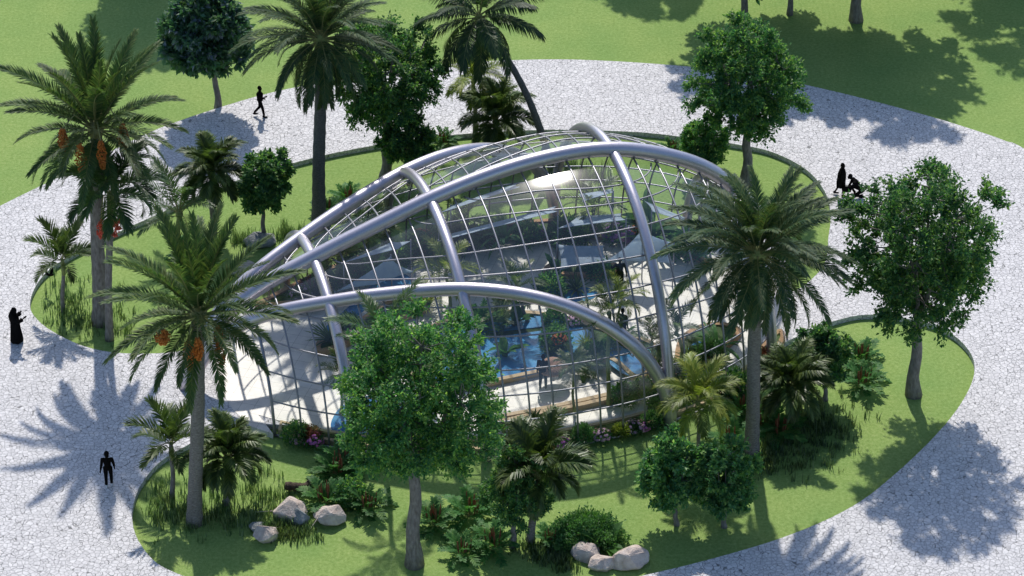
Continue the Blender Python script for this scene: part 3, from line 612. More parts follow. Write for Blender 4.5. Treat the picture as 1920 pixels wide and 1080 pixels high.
# outdoor shrubs
FERNG = 'broad-fronded fern shrubs on the lawns'
for lb, px, s in [('bright fern shrub rising behind the log and the boulders', (628, 890), 1.35), ('fern shrub with pale broad leaflets at the greenhouse base left of the big tree', (640, 872), 1.25), ('fern shrub overhanging the gap between the two pink boulders', (612, 945), 1.3),
                  ('fern shrub in tree shade right of the largest left boulder', (690, 955), 1.25), ('fern shrub with red spikes just right of the big central trunk', (815, 985), 1.25), ('fern shrub with upright red spike left of the small central tree', (880, 968), 1.4),
                  ('fern shrub lowest and leftmost in front of the small central tree', (868, 1040), 1.2), ('fern shrub with long drooping fronds beside the small central trunk', (925, 1030), 1.3), ('dark fern shrub in the shade under the central plume palm', (1030, 1015), .9),
                  ('upper one of two fern shrubs on the right lawn lobe', (1612, 680), 1.25), ('lower one of two fern shrubs on the right lawn lobe', (1616, 722), 1.3), ('fern shrub with red spikes at the foot of the right plume palm', (1462, 812), 1.4),
                  ('fern shrub left of the tall drooping palm trunk near the glass', (1390, 775), 1.2), ('pale fern shrub left of the base of the tall drooping palm', (1375, 835), 1.3), ('fern shrub behind the tall drooping palm trunk', (1428, 795), 1.1),
                  ('green fern shrub at the foot of the tall dark palm behind the dome', (650, 378), 1.1), ('small fern shrub against the steel arch behind the dome', (615, 400), 1.0), ('fern shrub with red spike on the rear lawn near the plume palm crest', (833, 268), .9), ('fern shrub in the shade beside the short feather palm', (348, 480), 1.0), ('fern shrub on the rear lawn right of the dome crest', (1258, 285), .85)]:
    plant('fern', 'fern_shrub', lb, px, s, group=FERNG, cat='shrub')
# rounded bush by the right rocks
P = G(1100, 1010); root = thing('round_bush', 'rounded bright green bush behind the three right-hand boulders', 'bush', P)
link('foliage', bush_mesh('foliage', 'bush', 1.5, 1.15, 1.0, 8500, .13, 5), root)
plant('banana', 'broadleaf_plant', 'small plant with broad pale leaves between the right boulders', (1138, 1032), 1.15)
plant('darkbush', 'low_bush', 'low dark bush in shade behind the left boulders', (660, 940), 1.2, cat='bush')
# tall grass
def grass_patch(label, areas, n, h, seed, mat='grass', per=7):
    r = np.random.default_rng(seed); V = []; F = []
    for k in range(n):
        cx, cy, sx, sy = areas[r.integers(len(areas))]; P0 = G(cx+r.normal(0, sx*.5), cy+r.normal(0, sy*.5))
        hh = h*r.uniform(.6, 1.25)
        for j in range(per):
            b = P0+np.array([r.normal(0, .1), r.normal(0, .1), -.01]); a = r.uniform(0, 2*PI); le = r.uniform(.05, .4)*hh; H_ = hh*r.uniform(.6, 1.1); w = .016+.008*r.uniform(); sd = np.array([-math.sin(a), math.cos(a), 0])*w; d = np.array([math.cos(a), math.sin(a), 0])
            o = len(V); V += [b-sd, b+sd, b+d*le*.35+sd*.8+np.array([0, 0, H_*.6]), b+d*le*.35-sd*.8+np.array([0, 0, H_*.6]), b+d*le+np.array([0, 0, H_])]; F += [(o, o+1, o+2, o+3), (o+3, o+2, o+4)]
    tag(link('tall_grass', mesh_from('tall_grass', V, F, M[mat])), label, 'grass', kind='stuff')
grass_patch('tall grass tufts scattered over the left tip of the rear lawn', [(150, 580, 60, 60), (150, 600, 70, 30), (120, 570, 40, 50), (225, 610, 30, 40)], 170, .42, 1)
grass_patch('tall grass tufts around the front date palm', [(400, 945, 90, 60), (350, 960, 60, 40), (500, 925, 60, 40), (300, 945, 20, 50), (430, 970, 90, 35), (540, 985, 60, 30)], 360, .45, 2)
grass_patch('tall grass tufts in shade on the right lawn lobe', [(1520, 840, 70, 55), (1480, 850, 60, 40), (1560, 800, 60, 40), (1430, 870, 40, 30), (1525, 790, 40, 40)], 270, .42, 3)
grass_patch('fine pale grass beside the right-hand boulders', [(1030, 1040, 40, 30), (1060, 1060, 30, 20), (520, 1000, 40, 20), (570, 1005, 50, 15), (1000, 1030, 40, 25)], 220, .36, 4)

grass_patch('tall pale grass on the rear lawn seen through the top of the dome', [(1090, 335, 70, 14), (1060, 325, 40, 10)], 110, .8, 5)
grass_patch('grass tufts beside the small round tree on the rear lawn', [(540, 440, 30, 12), (460, 450, 30, 12)], 70, .5, 6)

# ------------------------------------------------------------------ rocks and log
def rock(label, c, sx, sy, sz, mat, seed, tilt=0):
    import bmesh
    r = np.random.default_rng(seed); bm = bmesh.new()
    for _ in range(26):
        d = r.normal(0, 1, 3); d /= np.linalg.norm(d); bm.verts.new(d*np.array([sx, sy, sz])*r.uniform(.86, 1.05))
    bmesh.ops.convex_hull(bm, input=bm.verts[:])
    for v in [v for v in bm.verts if not v.link_faces]: bm.verts.remove(v)
    bmesh.ops.bevel(bm, geom=bm.edges[:]+bm.verts[:], offset=.05*sx, segments=2, profile=.6, affect='EDGES')
    bmesh.ops.triangulate(bm, faces=bm.faces[:]); bmesh.ops.subdivide_edges(bm, edges=bm.edges[:], cuts=1, use_grid_fill=True)
    for v in bm.verts: v.co += v.co.normalized()*float(.025*sx*math.sin(9*v.co.x/sx+seed)*math.sin(8*v.co.y/sx)+r.normal(0, .006*sx))
    me = bpy.data.meshes.new('boulder'); bm.to_mesh(me); bm.free(); me.materials.append(M[mat])
    P = G(*c); o = link('boulder', me, None, (P[0], P[1], sz*.55), (0, tilt, r.uniform(-.3, .3))); tag(o, label, 'rock', 'boulders on the front lawn')
rock('pale pink boulder lowest of the left rock group', (500, 1012), .58, .5, .42, 'rock_pink', 1, .15)
rock('small grey boulder tucked beside the lowest pale boulder', (482, 993), .36, .32, .25, 'rock_grey', 2)
rock('pink boulder under the fern shrub and behind the rounded grey one', (545, 968), .78, .7, .55, 'rock_pink', 3)
rock('rounded grey boulder between two pink ones', (562, 978), .44, .42, .45, 'rock_grey', 4)
rock('wide pink boulder right of the rounded grey one', (619, 975), .78, .6, .5, 'rock_pink', 5)
rock('left boulder of the right-hand three', (1101, 1044), .76, .55, .42, 'rock_pink', 6)
rock('smallest front boulder of the right-hand three', (1130, 1063), .64, .46, .38, 'rock_pink', 7)
rock('largest right boulder of the right-hand three', (1176, 1056), .96, .78, .55, 'rock_pink', 8)
rock('broad pale boulder behind the left steel arches', (460, 512), .8, .6, .4, 'rock_pink', 9)
rock('dark boulder in shade below the small round rear tree', (488, 456), .9, .6, .4, 'rock_grey', 10)
P = G(565, 922); b = MB(); rr = np.random.default_rng(3)
pts = smooth_open([(-.65, 0, .3), (-.2, .05, .22), (.2, .0, .25), (.55, .2, .42)], 6)
b.tube(pts, [.19*(1+rr.uniform(-.12, .12)) for _ in pts], 10); b2 = MB(); p2 = smooth_open([(.1, .0, .25), (.35, -.1, .3), (.6, -.25, .18)], 5); b2.tube(p2, [.15-.008*i for i in range(len(p2))], 8)
lg = thing('log', 'dark forked rotten log lying by the fern shrubs', 'log', P); b.build('stem', M['log'], lg); b2.build('branch', M['log'], lg)

# ------------------------------------------------------------------ plants inside the greenhouse
BZ = FZ+.17
def palm_in(label, base, hub, st, ln, r0=.07, tr='trunk_green', N=None, seed=0, z0=BZ):
    palm('indoor_palm', label, base, hub, st, ln, tr, r0, r0*.8, N=N, z0=z0, seed=seed, group='palms under the glass')
palm_in('thin green-stemmed palm in the narrow strip bed under the front arch', (1140, 757), (1142, 584), 'inner', 1.4, .09, seed=1)
palm_in('small palm with a bare stem in the strip bed behind the front glass', (1076, 772), (1074, 686), 'inner', 1.0, .06, seed=2)
palm_in('palm rising from the central bed below the front arch crown', (990, 604), (968, 540), 'inner', 1.6, .08, 'trunk_grey', seed=3)
palm_in('yellow-green palm inside the glass left of the second rib', (848, 590), (836, 512), 'inner_y', 1.9, .08, seed=4)
palm_in('bushy palm at the back glass left of the bright sun glint', (868, 458), (868, 420), 'inner', 1.6, .08, seed=5)
palm_in('brownish palm at the back glass near the third rib', (1115, 442), (1112, 392), 'inner', 1.8, .08, 'trunk_grey', seed=7)
palm_in('palm in the three-cornered bed beside the right rib', (1290, 690), (1268, 622), 'inner', 1.6, .08, seed=9)
palm_in('palm at the back left glass under the ridge arch', (690, 500), (688, 440), 'inner', 2.0, .08, seed=10)
palm_in('palm at the back left glass near the first rib', (628, 530), (636, 480), 'inner', 1.8, .08, seed=11)
palm_in('palm at the left edge of the big tree by the hidden pool', (640, 775), (640, 700), 'inner', 1.3, .07, seed=12, z0=FZ)
palm_in('yellowish palm on the central bed under the arch shoulder', (1150, 650), (1165, 560), 'inner_y', 1.5, .06, seed=13)
palm_in('palm behind the narrow strip bed close to the arch foot', (1225, 705), (1222, 640), 'inner', 1.3, .06, seed=14)
IN = [  # kind, name, label, px, scale, z
 ('darkbush', 'leafy_plant', 'leafy dark shrub standing in the front bed by the doorway', (556, 822), 0.95, .2), ('redbush', 'red_shrub', 'dark red shrub in the front bed by the doorway', (583, 822), .9, .2), ('magenta', 'flower_clump', 'magenta flowers below the red shrub by the doorway', (590, 832), .95, .2), ('pink', 'flower_clump', 'pinkish flowers left of the red shrub by the doorway', (556, 826), .8, .2),
 ('orange', 'flower_clump', 'rusty red flowers in the front bed right of the big tree', (1026, 842), 1.0, .2), ('magenta', 'flower_clump', 'tall magenta flowers at the front glass right of the big tree', (1049, 834), 1.0, .2), ('bush', 'leafy_plant', 'fresh green shrub between magenta and pale pink flowers at the front glass', (1093, 822), 0.85, .2), ('pink', 'flower_clump', 'pale pink flowers at the front glass', (1128, 822), .95, .2),
 ('yellow', 'yellow_plant', 'yellow-green plant at the front glass', (1165, 812), .85, .2), ('pink', 'flower_clump', 'pink flowers right of the yellow-green plant at the front glass', (1190, 806), 1.0, .2), ('bush', 'leafy_plant', 'bluish shrub at the right end of the front bed', (1222, 795), 0.8, .2), ('magenta', 'flower_clump', 'magenta flowers half behind the yellow palm', (1208, 804), .7, .2),
 ('finefern', 'fern_clump', 'orange-tinged ferns in the front bed at the right edge of the big tree', (958, 835), 1.3, .2), ('cordyline', 'spiky_plant', 'bluish rosette on the strip bed beside the big tree', (1003, 790), .75, .45), ('straps', 'strap_leaf_plant', 'small strap-leaved plant on the strip bed', (1048, 780), .5, .45), ('bush', 'leafy_plant', 'spreading shrub on the strip bed near the arch foot', (1170, 748), 1.0, .45), ('darkbush', 'leafy_plant', 'dark shrub on the strip bed at the arch foot', (1205, 738), 0.9, .45), ('bush', 'leafy_plant', 'shrub behind the yellow palm at the arch foot', (1240, 770), 1.0, .2),
 ('banana', 'broadleaf_plant', 'bright broad-leaved plant at the pool edge beside the big tree', (948, 668), 1.1, .45), ('cordyline', 'spiky_plant', 'spiky plant behind the mushroom parasol', (1032, 665), 0.8, .45), ('darkbush', 'leafy_plant', 'tall dark shrub between the two pools', (1042, 645), 1.1, .45), ('orange', 'flower_clump', 'red flowers on the dark shrub bed between the pools', (1048, 640), .8, .9), ('finefern', 'fern_clump', 'fern at the near pool rim', (1105, 690), 1.0, .45), ('white', 'flower_clump', 'white flowers on the kerb of the central bed', (1110, 682), .7, .45), 
 ('darkbush', 'leafy_plant', 'shrub on the central bed behind the right pool', (1150, 650), 0.8, .45), ('bush', 'leafy_plant', 'shrub right of the right pool', (1228, 680), 0.8, .45), ('banana', 'broadleaf_plant', 'broad-leaved plant at the back of the central bed', (965, 610), 1.2, .45), ('bush', 'leafy_plant', 'round fan-leaved plant beside the second rib', (885, 600), 0.9, .45), ('yellowgrass', 'grass_clump', 'yellow grass clump left of the second rib', (800, 575), 1.3, .45),  
 ('finefern', 'fern_clump', 'fern on the central bed between the front path and the left pool', (1072, 688), 1.1, .45), ('bush', 'leafy_plant', 'green shrub on the central bed right of the left pool', (1112, 668), .9, .45), ('yellowgrass', 'grass_clump', 'yellowish grass clump on the neck between the two pools', (1100, 650), .9, .45), ('straps', 'strap_leaf_plant', 'strap-leaved plant at the back right of the central bed', (1165, 640), 1.0, .45), ('fern_plain', 'fern_clump', 'fern at the rear left of the central bed', (905, 612), 1.3, .45), ('bush', 'leafy_plant', 'shrub with pale leaves at the rear middle of the central bed', (1040, 604), .9, .45), ('pink', 'flower_clump', 'pink flowers along the rear kerb of the central bed', (1075, 606), .9, .45), ('finefern', 'fern_clump', 'fern spilling over the rear kerb of the central bed', (940, 600), 1.2, .45),
 ('bush', 'tall_leafy_plant', 'tall fresh green plant in the three-cornered bed', (1330, 678), 1.3, .45), ('straps', 'strap_leaf_plant', 'strap-leaved plant in the three-cornered bed', (1345, 660), 1.5, .45), ('cordyline', 'spiky_plant', 'bluish spiky plant in the three-cornered bed', (1290, 680), 0.9, .45), ('bush', 'leafy_plant', 'shrub at the near tip of the three-cornered bed', (1280, 712), 1.2, .45), ('redbush', 'red_shrub', 'red shrub in the bed at the right doorway', (1432, 680), 1.1, .45), ('darkbush', 'leafy_plant', 'dark shrub at the front glass behind the tall drooping palm', (1375, 735), 1.3, .2), ('magenta', 'flower_clump', 'violet-pink flowers left of the tall drooping palm trunk', (1385, 738), 1.2, .2),
 ('banana', 'broadleaf_plant', 'large broad-leaved plant on the oval rear bed', (1045, 518), 1.0, .45), ('cordyline', 'spiky_plant', 'pale spiky plant in front of the oval rear bed', (1080, 545), 1.0, FZ), ('darkbush', 'slim_tree', 'slim dark shrub standing on the rear path', (1032, 548), 1.2, FZ), ('magenta', 'flower_clump', 'magenta blossom clump on the rear path by the palm shadow', (950, 560), 1.0, FZ), ('darkbush', 'leafy_plant', 'dark low plant on the oval rear bed', (1125, 515), 1.0, .45),
 ('cordyline', 'spiky_plant', 'dark spiky plant in the bed behind the first rib', (620, 640), 1.2, .45), ('bush', 'leafy_plant', 'leafy plant in the bed behind the first rib', (655, 615), 0.9, .45), ('darkbush', 'leafy_plant', 'dark plant at the right end of the bed behind the first rib', (760, 575), 0.8, .45), ('cordyline', 'spiky_plant', 'spiky plant at the left end of the rear wall bed', (585, 560), 1.3, .45), ('pink', 'flower_clump', 'pinkish flowers at the left end of the back bed', (568, 556), 1.3, .45),
]
for k, nm, lb, px, s, z in IN: plant(k, nm, lb, px, s, z, group=None)
BACK = [('violet', 'flower_clump', 'violet flowers at the back bed beside the second rib', (862, 466), 1.3), ('straps', 'strap_leaf_plant', 'arching strap plant on the back bed below the sun glint', (945, 456), 1.6), ('cordyline', 'spiky_plant', 'spiky plant on the back bed kerb below the sun glint', (905, 458), 1.4), ('darkbush', 'leafy_plant', 'dark shrub on the back bed left of the tall shrub', (990, 450), 1.1), ('magenta', 'flower_clump', 'magenta flowers on the back bed in dark foliage', (1003, 440), 1.1), ('bush', 'leafy_plant', 'leafy shrub with whitish flowers in the middle of the back bed', (1065, 450), 1.5), ('redbush', 'red_shrub', 'reddish shrub in the middle of the back bed', (1070, 432), 1.0), ('pink', 'flower_clump', 'pale flowers high on the back bed', (1102, 432), 1.1), ('purple', 'flower_clump', 'large lilac flowers on the back bed left of the third rib', (1155, 446), 1.5), ('violet', 'flower_clump', 'purple flowers just left of the third rib on the back bed', (1178, 442), 1.1), ('orange', 'flower_clump', 'red flowers on the back bed behind the third rib', (1190, 440), 1.0), ('straps', 'strap_leaf_plant', 'tall lush strap plant right of the third rib', (1228, 455), 1.6), ('banana', 'broadleaf_plant', 'pale broad-leaved plant right of the third rib', (1215, 442), 2.0), ('pink', 'flower_clump', 'pink flowers among the lush strap plant', (1250, 464), 1.0), ('bush', 'leafy_plant', 'green bush at the right end of the back bed', (1290, 470), 1.5), ('cordyline', 'spiky_plant', 'spiky plant on the back bed before the brownish palm', (1100, 452), 1.2),
        ('darkbush', 'leafy_plant', 'dark shrub on the back bed behind the blue shade', (740, 492), 1.2), ('bush', 'leafy_plant', 'green shrub on the back bed behind the left panes', (665, 520), 1.4), ('straps', 'strap_leaf_plant', 'strap plant on the back bed behind the left panes', (700, 505), 1.4), ('darkbush', 'leafy_plant', 'dark shrub on the back bed left of the second rib', (790, 472), 1.1), ('finefern', 'fern_clump', 'ferns on the back bed left of the second rib', (815, 468), 1.4), ('orange', 'flower_clump', 'orange flowers at the back glass left of the second rib', (790, 452), 1.2), ('darkbush', 'leafy_plant', 'dark shrub at the left end of the back bed', (610, 540), 1.0), ('redbush', 'red_shrub', 'red shrub at the left end of the back bed', (580, 545), 1.0), ('darkbush', 'leafy_plant', 'dark shrub on the back bed behind the violet flowers', (850, 448), 1.1), ('straps', 'strap_leaf_plant', 'strap plant on the back bed right of the violet flowers', (882, 452), 1.4)]
for k, nm, lb, px, s in BACK: plant(k, nm, lb, px, s, .45)
# blue-white sheets on added posts, imitating reflections in the glass
def reflection_mat():
    m, nt, out = newmat('reflection_tint'); L = nt.links.new
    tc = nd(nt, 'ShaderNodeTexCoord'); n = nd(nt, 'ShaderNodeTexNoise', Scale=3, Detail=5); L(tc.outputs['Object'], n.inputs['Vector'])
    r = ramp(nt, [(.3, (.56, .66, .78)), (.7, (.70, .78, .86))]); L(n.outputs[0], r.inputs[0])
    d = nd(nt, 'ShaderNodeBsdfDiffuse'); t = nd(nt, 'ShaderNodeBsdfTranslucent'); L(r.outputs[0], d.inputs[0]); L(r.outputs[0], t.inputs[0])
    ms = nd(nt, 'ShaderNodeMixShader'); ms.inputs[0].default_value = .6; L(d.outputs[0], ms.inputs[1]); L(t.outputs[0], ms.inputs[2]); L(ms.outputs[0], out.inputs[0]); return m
M['reflection_sheet'] = reflection_mat()
def reflection_sheet(label, cs, k=.16, posts=(0, 1, 2, 3)):
    Cn = [G(x, y, z) for x, y, z in cs]; c = np.mean(Cn, 0); root = thing('reflection_stand_in', label, 'imitated reflection', (c[0], c[1], FZ), 'imitated reflections under the glass'); o = np.array([c[0], c[1], FZ])
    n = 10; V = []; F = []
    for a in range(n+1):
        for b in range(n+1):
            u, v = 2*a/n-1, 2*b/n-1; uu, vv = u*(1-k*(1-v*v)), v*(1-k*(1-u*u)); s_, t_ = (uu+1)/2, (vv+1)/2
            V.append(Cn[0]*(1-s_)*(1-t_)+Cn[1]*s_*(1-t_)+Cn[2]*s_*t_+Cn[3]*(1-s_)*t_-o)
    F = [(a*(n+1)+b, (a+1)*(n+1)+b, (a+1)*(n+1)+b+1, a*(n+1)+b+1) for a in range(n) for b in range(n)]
    f = link('sheet', mesh_from('sheet', V, F, M['reflection_sheet'], True), root); md = f.modifiers.new('thick', 'SOLIDIFY'); md.thickness = .012
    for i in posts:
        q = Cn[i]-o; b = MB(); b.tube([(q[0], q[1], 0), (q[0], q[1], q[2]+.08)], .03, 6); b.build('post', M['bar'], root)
reflection_sheet('pale blue sheet imitating a glass reflection, with a sharp raised corner behind the first steel rib', [(628, 548, 1.9), (705, 533, 2.0), (778, 510, 2.1), (733, 480, 2.9)], .14, (0, 2, 3))
reflection_sheet('narrow pale sheet imitating a glass reflection, further back behind the first and second ribs', [(644, 492, 2.6), (748, 466, 2.7), (770, 452, 2.7), (735, 453, 2.5)], .1, (0, 2))
reflection_sheet('long thin pale sheet imitating a glass reflection, sweeping below the sun glint', [(822, 452, 2.9), (1046, 396, 3.2), (1044, 386, 2.3), (845, 438, 2.1)], .08, (0, 1))
reflection_sheet('very thin highest pale sheet imitating a glass reflection, left of the sun glint', [(822, 400, 3.6), (975, 350, 3.9), (970, 343, 3.2), (845, 386, 2.9)], .08, (0, 3))
reflection_sheet('pale sheet imitating a glass reflection, in front of the lilac flowers at the back', [(1046, 428, 2.4), (1174, 412, 2.7), (1165, 400, 2.0), (1085, 404, 1.9)], .1, (0, 1))
reflection_sheet('small high pale sheet imitating a glass reflection, left of the third rib', [(1092, 378, 3.2), (1150, 360, 3.2), (1148, 354, 2.9), (1084, 364, 2.9)], .1, (1, 2))
reflection_sheet('pale sheet imitating a glass reflection, right of the third rib at the back', [(1222, 396, 2.6), (1292, 418, 2.4), (1285, 408, 1.9), (1208, 376, 2.6)], .12, (0, 1))
reflection_sheet('large pale sheet imitating a glass reflection, with a tall peak beside the third rib', [(1128, 494, 1.2), (1262, 494, 1.5), (1264, 456, 2.0), (1206, 428, 3.0)], .16, (1, 2, 3))
reflection_sheet('large low bluish sheet imitating a glass reflection, left of the tall-peaked one', [(1050, 506, 1.2), (1140, 490, 1.3), (1132, 460, 1.6), (1044, 458, 1.6)], .1, (0, 3))
# mushroom parasol
P = G(1037, 712, .45); mu = thing('mushroom_parasol', 'brown mushroom-shaped thatched parasol on a short pale post', 'parasol', (P[0], P[1], .44))
b = MB(); prof = [(.02, 1.02), (.25, .99), (.5, .86), (.66, .7), (.68, .64), (.55, .66), (.2, .72), (.02, .74)]
for i in range(len(prof)-1): pass
Vv = [(r_*math.cos(2*PI*j/20), r_*math.sin(2*PI*j/20), z_) for r_, z_ in prof for j in range(20)]
b.add(Vv, [(i*20+j, (i+1)*20+j, (i+1)*20+(j+1) % 20, i*20+(j+1) % 20) for i in range(len(prof)-1) for j in range(20)]); b.build('cap', M['thatch'], mu)
b = MB(); b.tube([(0, 0, 0), (0, 0, .4), (0, 0, .8)], [.1, .07, .06], 10); b.build('post', M['plaster'], mu)

# ------------------------------------------------------------------ people
def cap(b, p0, p1, r0, r1, n=10):
    p0, p1 = np.asarray(p0, float), np.asarray(p1, float); d = (p1-p0)/(np.linalg.norm(p1-p0)+1e-9)
    b.tube([p0-d*r0*.95, p0-d*r0*.6, p0, p1, p1+d*r1*.6, p1+d*r1*.95], [r0*.3, r0*.8, r0, r1, r1*.8, r1*.3], n)
def hand(b, w, d, sidev, s=1):
    """palm, four curled fingers and a thumb from wrist w along d"""
    w, d, sv = np.asarray(w, float), np.asarray(d, float), np.asarray(sidev, float); d = d/np.linalg.norm(d); sv = sv-d*(sv@d); sv /= np.linalg.norm(sv); nn = np.cross(d, sv)
    cap(b, w, w+d*.08, .028, .036)
    for i, l in enumerate((.062, .075, .07, .055)):
        o = w+d*.085+sv*(-.03+.02*i); k = o+d*l*.55+nn*.008; cap(b, o, k, .0105, .0095, 6); cap(b, k, k+d*l*.4+nn*.022, .0095, .008, 6)
    o = w+d*.025-sv*.03; cap(b, o, o+d*.035-sv*.03, .012, .0105, 6); cap(b, o+d*.035-sv*.03, o+d*.07-sv*.034+nn*.012, .0105, .009, 6)
def person(label, px, face, J, z0=PZ, robe=None, hair=.0, shoes='black', height=1.72, group=None, coat=None, scarf=False):
    """J: joints in metres for a figure 1.72 m tall, facing +X; face: heading in degrees"""
    P = G(*px, z0); root = thing('person', label, 'person', (P[0], P[1], z0), group, R(face)); s = height/1.72; root.scale = (s, s, s)
    b = MB(); q = {k: np.array(v, float) for k, v in J.items()}
    pel, che, nec, hd = q['pelvis'], q['chest'], q['neck'], q['head']; lat = np.array([0, 1., 0])
    for sg in (-1, 1):
        S_ = 'lr'[sg > 0]; hip, kn, an = q['hip'+S_], q['knee'+S_], q['ankle'+S_]
        cap(b, hip, kn, .088, .058); cap(b, kn, an, .056, .038); cap(b, an, an+np.array([.0, 0, -.05]), .04, .04)
        sh, el, wr = q['sh'+S_], q['elb'+S_], q['wri'+S_]
        cap(b, sh, el, .055, .042); cap(b, el, wr, .04, .028); hand(b, wr, wr-el, np.array([1., 0, 0]) if abs((wr-el)[2]) > .1 else np.array([0, 0, 1.]))
        cap(b, che+lat*sg*.05+np.array([0, 0, .05]), sh, .085, .062); cap(b, pel, hip, .11, .095)
    for sg in (-1, 1):
        cap(b, pel+lat*sg*.045, (pel+che)/2+lat*sg*.04, .105, .095); cap(b, (pel+che)/2+lat*sg*.04, che+lat*sg*.06, .095, .105)
    cap(b, che, nec, .09, .055); cap(b, nec, hd-np.array([0, 0, .05]), .052, .055)
    b.ell(hd, (.092, .076, .115), 14, 10); b.ell(hd+np.array([.088, 0, -.015]), (.02, .014, .022), 8, 6); b.ell(hd+np.array([.06, 0, -.075]), (.035, .04, .035), 8, 6)
    for sg in (-1, 1): b.ell(hd+np.array([0, .078*sg, -.005]), (.018, .012, .03), 8, 6); b.ell(hd+np.array([.078, .03*sg, .01]), (.012, .016, .01), 6, 5)
    b.ell(hd+np.array([.086, 0, -.055]), (.012, .024, .008), 8, 5)
    o = b.build('body', M['skin'], root); md = o.modifiers.new('join', 'REMESH'); md.mode = 'VOXEL'; md.voxel_size = .011; md.use_smooth_shade = True
    h_m = MB(); h_m.ell(hd+np.array([-.018, 0, .03]), (.1+hair*.3, .086+hair*.4, .11+hair*.4), 14, 10)
    if hair > .03: h_m.ell(hd+np.array([-.06, 0, -.05]), (.06, .08, .1), 10, 8)
    h_m.build('hair', M['black'], root)
    for sg in (-1, 1):
        an = q['ankle'+'lr'[sg > 0]]; f = MB(); f.ell(an+np.array([.06, 0, -.055]), (.13, .047, .042), 12, 8); f.ell(an+np.array([-.03, 0, -.035]), (.06, .045, .06), 10, 8); f.build('shoe', M[shoes], root)
    # trousers and top follow the body a little outside it
    if robe:
        rb = MB(); rings = robe; n_ = 20; VV = [(x+rx*math.cos(2*PI*j/n_)*(1+.05*math.sin(j*2.1+z*5)), y+ry*math.sin(2*PI*j/n_)*(1+.05*math.sin(j*1.7)), z) for (z, rx, ry, x, y) in rings for j in range(n_)]
        rb.add(VV, [(i*n_+j, i*n_+(j+1) % n_, (i+1)*n_+(j+1) % n_, (i+1)*n_+j) for i in range(len(rings)-1) for j in range(n_)]+[tuple((len(rings)-1)*n_+j for j in range(n_))]); rb.build('robe' if scarf else 'coat', M['black'], root)
        for sg in (-1, 1):
            S_ = 'lr'[sg > 0]; sl = MB(); sl.tube([q['sh'+S_], q['elb'+S_], q['elb'+S_]*.25+q['wri'+S_]*.75], [.085, .075, .1 if scarf else .055], 12); sl.build('sleeve', M['black'], root)
    else:
        tr = MB()
        for sg in (-1, 1):
            S_ = 'lr'[sg > 0]; tr.tube([q['hip'+S_]+np.array([0, 0, .06]), q['hip'+S_], q['knee'+S_], q['ankle'+S_]+np.array([0, 0, .04])], [.1, .1, .072, .058], 12)
        cap(tr, pel+lat*.05, pel-lat*.05, .118, .118, 12); tr.build('trousers', M['black'], root)
        tp = MB()
        tp.tube([pel+np.array([0, 0, -.02]), (pel+che)/2, che+np.array([0, 0, .03]), nec-np.array([0, 0, .02])], [.15, .15, .175, .075], 16, flat=.78)
        for sg in (-1, 1):
            S_ = 'lr'[sg > 0]; tp.tube([q['sh'+S_]*.7+che*.3+np.array([0, 0, .02]), q['sh'+S_], q['elb'+S_], q['elb'+S_]*.3+q['wri'+S_]*.7], [.08, .07, .055, .045], 10)
        tp.build('shirt', M['black'], root)
    if scarf:
        s_ = MB(); s_.ell(hd+np.array([-.02, 0, .015]), (.12, .105, .14), 14, 10); s_.tube([hd+np.array([-.05, 0, -.02]), nec+np.array([-.06, 0, 0]), che+np.array([-.09, 0, .05]), che+np.array([-.1, 0, -.2])], [.12, .15, .17, .12], 14, flat=1.0); s_.build('headscarf', M['black'], root)
    return root
def stand(**kw):
    J = dict(pelvis=(0, 0, .95), chest=(0, 0, 1.27), neck=(0, 0, 1.45), head=(.02, 0, 1.6), hipl=(0, -.09, .9), kneel=(.02, -.1, .5), anklel=(0, -.11, .1), hipr=(0, .09, .9), kneer=(.02, .1, .5), ankler=(0, .11, .1),
             shl=(0, -.19, 1.38), elbl=(-.03, -.23, 1.1), wril=(.03, -.25, .86), shr=(0, .19, 1.38), elbr=(-.03, .23, 1.1), wrir=(.03, .25, .86)); J.update(kw); return J
ROBE = [(.06, .27, .25, 0, 0), (.3, .26, .24, 0, 0), (.7, .22, .21, 0, 0), (.95, .2, .2, 0, 0), (1.2, .18, .2, 0, 0), (1.38, .14, .2, 0, 0), (1.46, .08, .09, 0, 0)]
person('black-robed person in a headscarf raising both hands on the left path', (32, 641), 8, stand(elbl=(.12, -.24, 1.12), wril=(.38, -.2, 1.3), elbr=(.12, .22, 1.15), wrir=(.24, .12, 1.38)), robe=ROBE, scarf=True, height=1.78)
person('person with curly hair and white shoes walking away over the palm shadow', (205, 912), 93, stand(kneel=(.1, -.1, .5), anklel=(.06, -.1, .1), ankler=(-.06, .1, .11), elbl=(.02, -.25, 1.1), wril=(.12, -.25, .88), elbr=(-.06, .24, 1.1), wrir=(-.04, .29, .84)), hair=.05, shoes='shoe', height=1.76)
person('person striding along the far path beside the tree shadow', (489, 219), 0, stand(kneel=(.12, -.1, .51), anklel=(.17, -.1, .1), kneer=(-.04, .1, .51), ankler=(-.3, .1, .17), elbl=(.05, -.22, 1.12), wril=(.25, -.2, 1.22), elbr=(-.08, .22, 1.1), wrir=(.12, .22, .95)), height=1.72)
COAT = [(.5, .2, .2, -.02, 0), (.75, .21, .21, -.02, 0), (.95, .2, .2, 0, 0), (1.2, .18, .21, 0, 0), (1.38, .13, .2, 0, 0), (1.46, .08, .09, 0, 0)]
sp = person('person standing upright in a long coat beside the crouching one', (1576, 367), -8, stand(kneel=(.08, -.1, .5), anklel=(.12, -.1, .1), kneer=(-.1, .1, .5), ankler=(-.26, .1, .14), wril=(.12, -.26, .82)), robe=COAT, height=1.78, shoes='black')
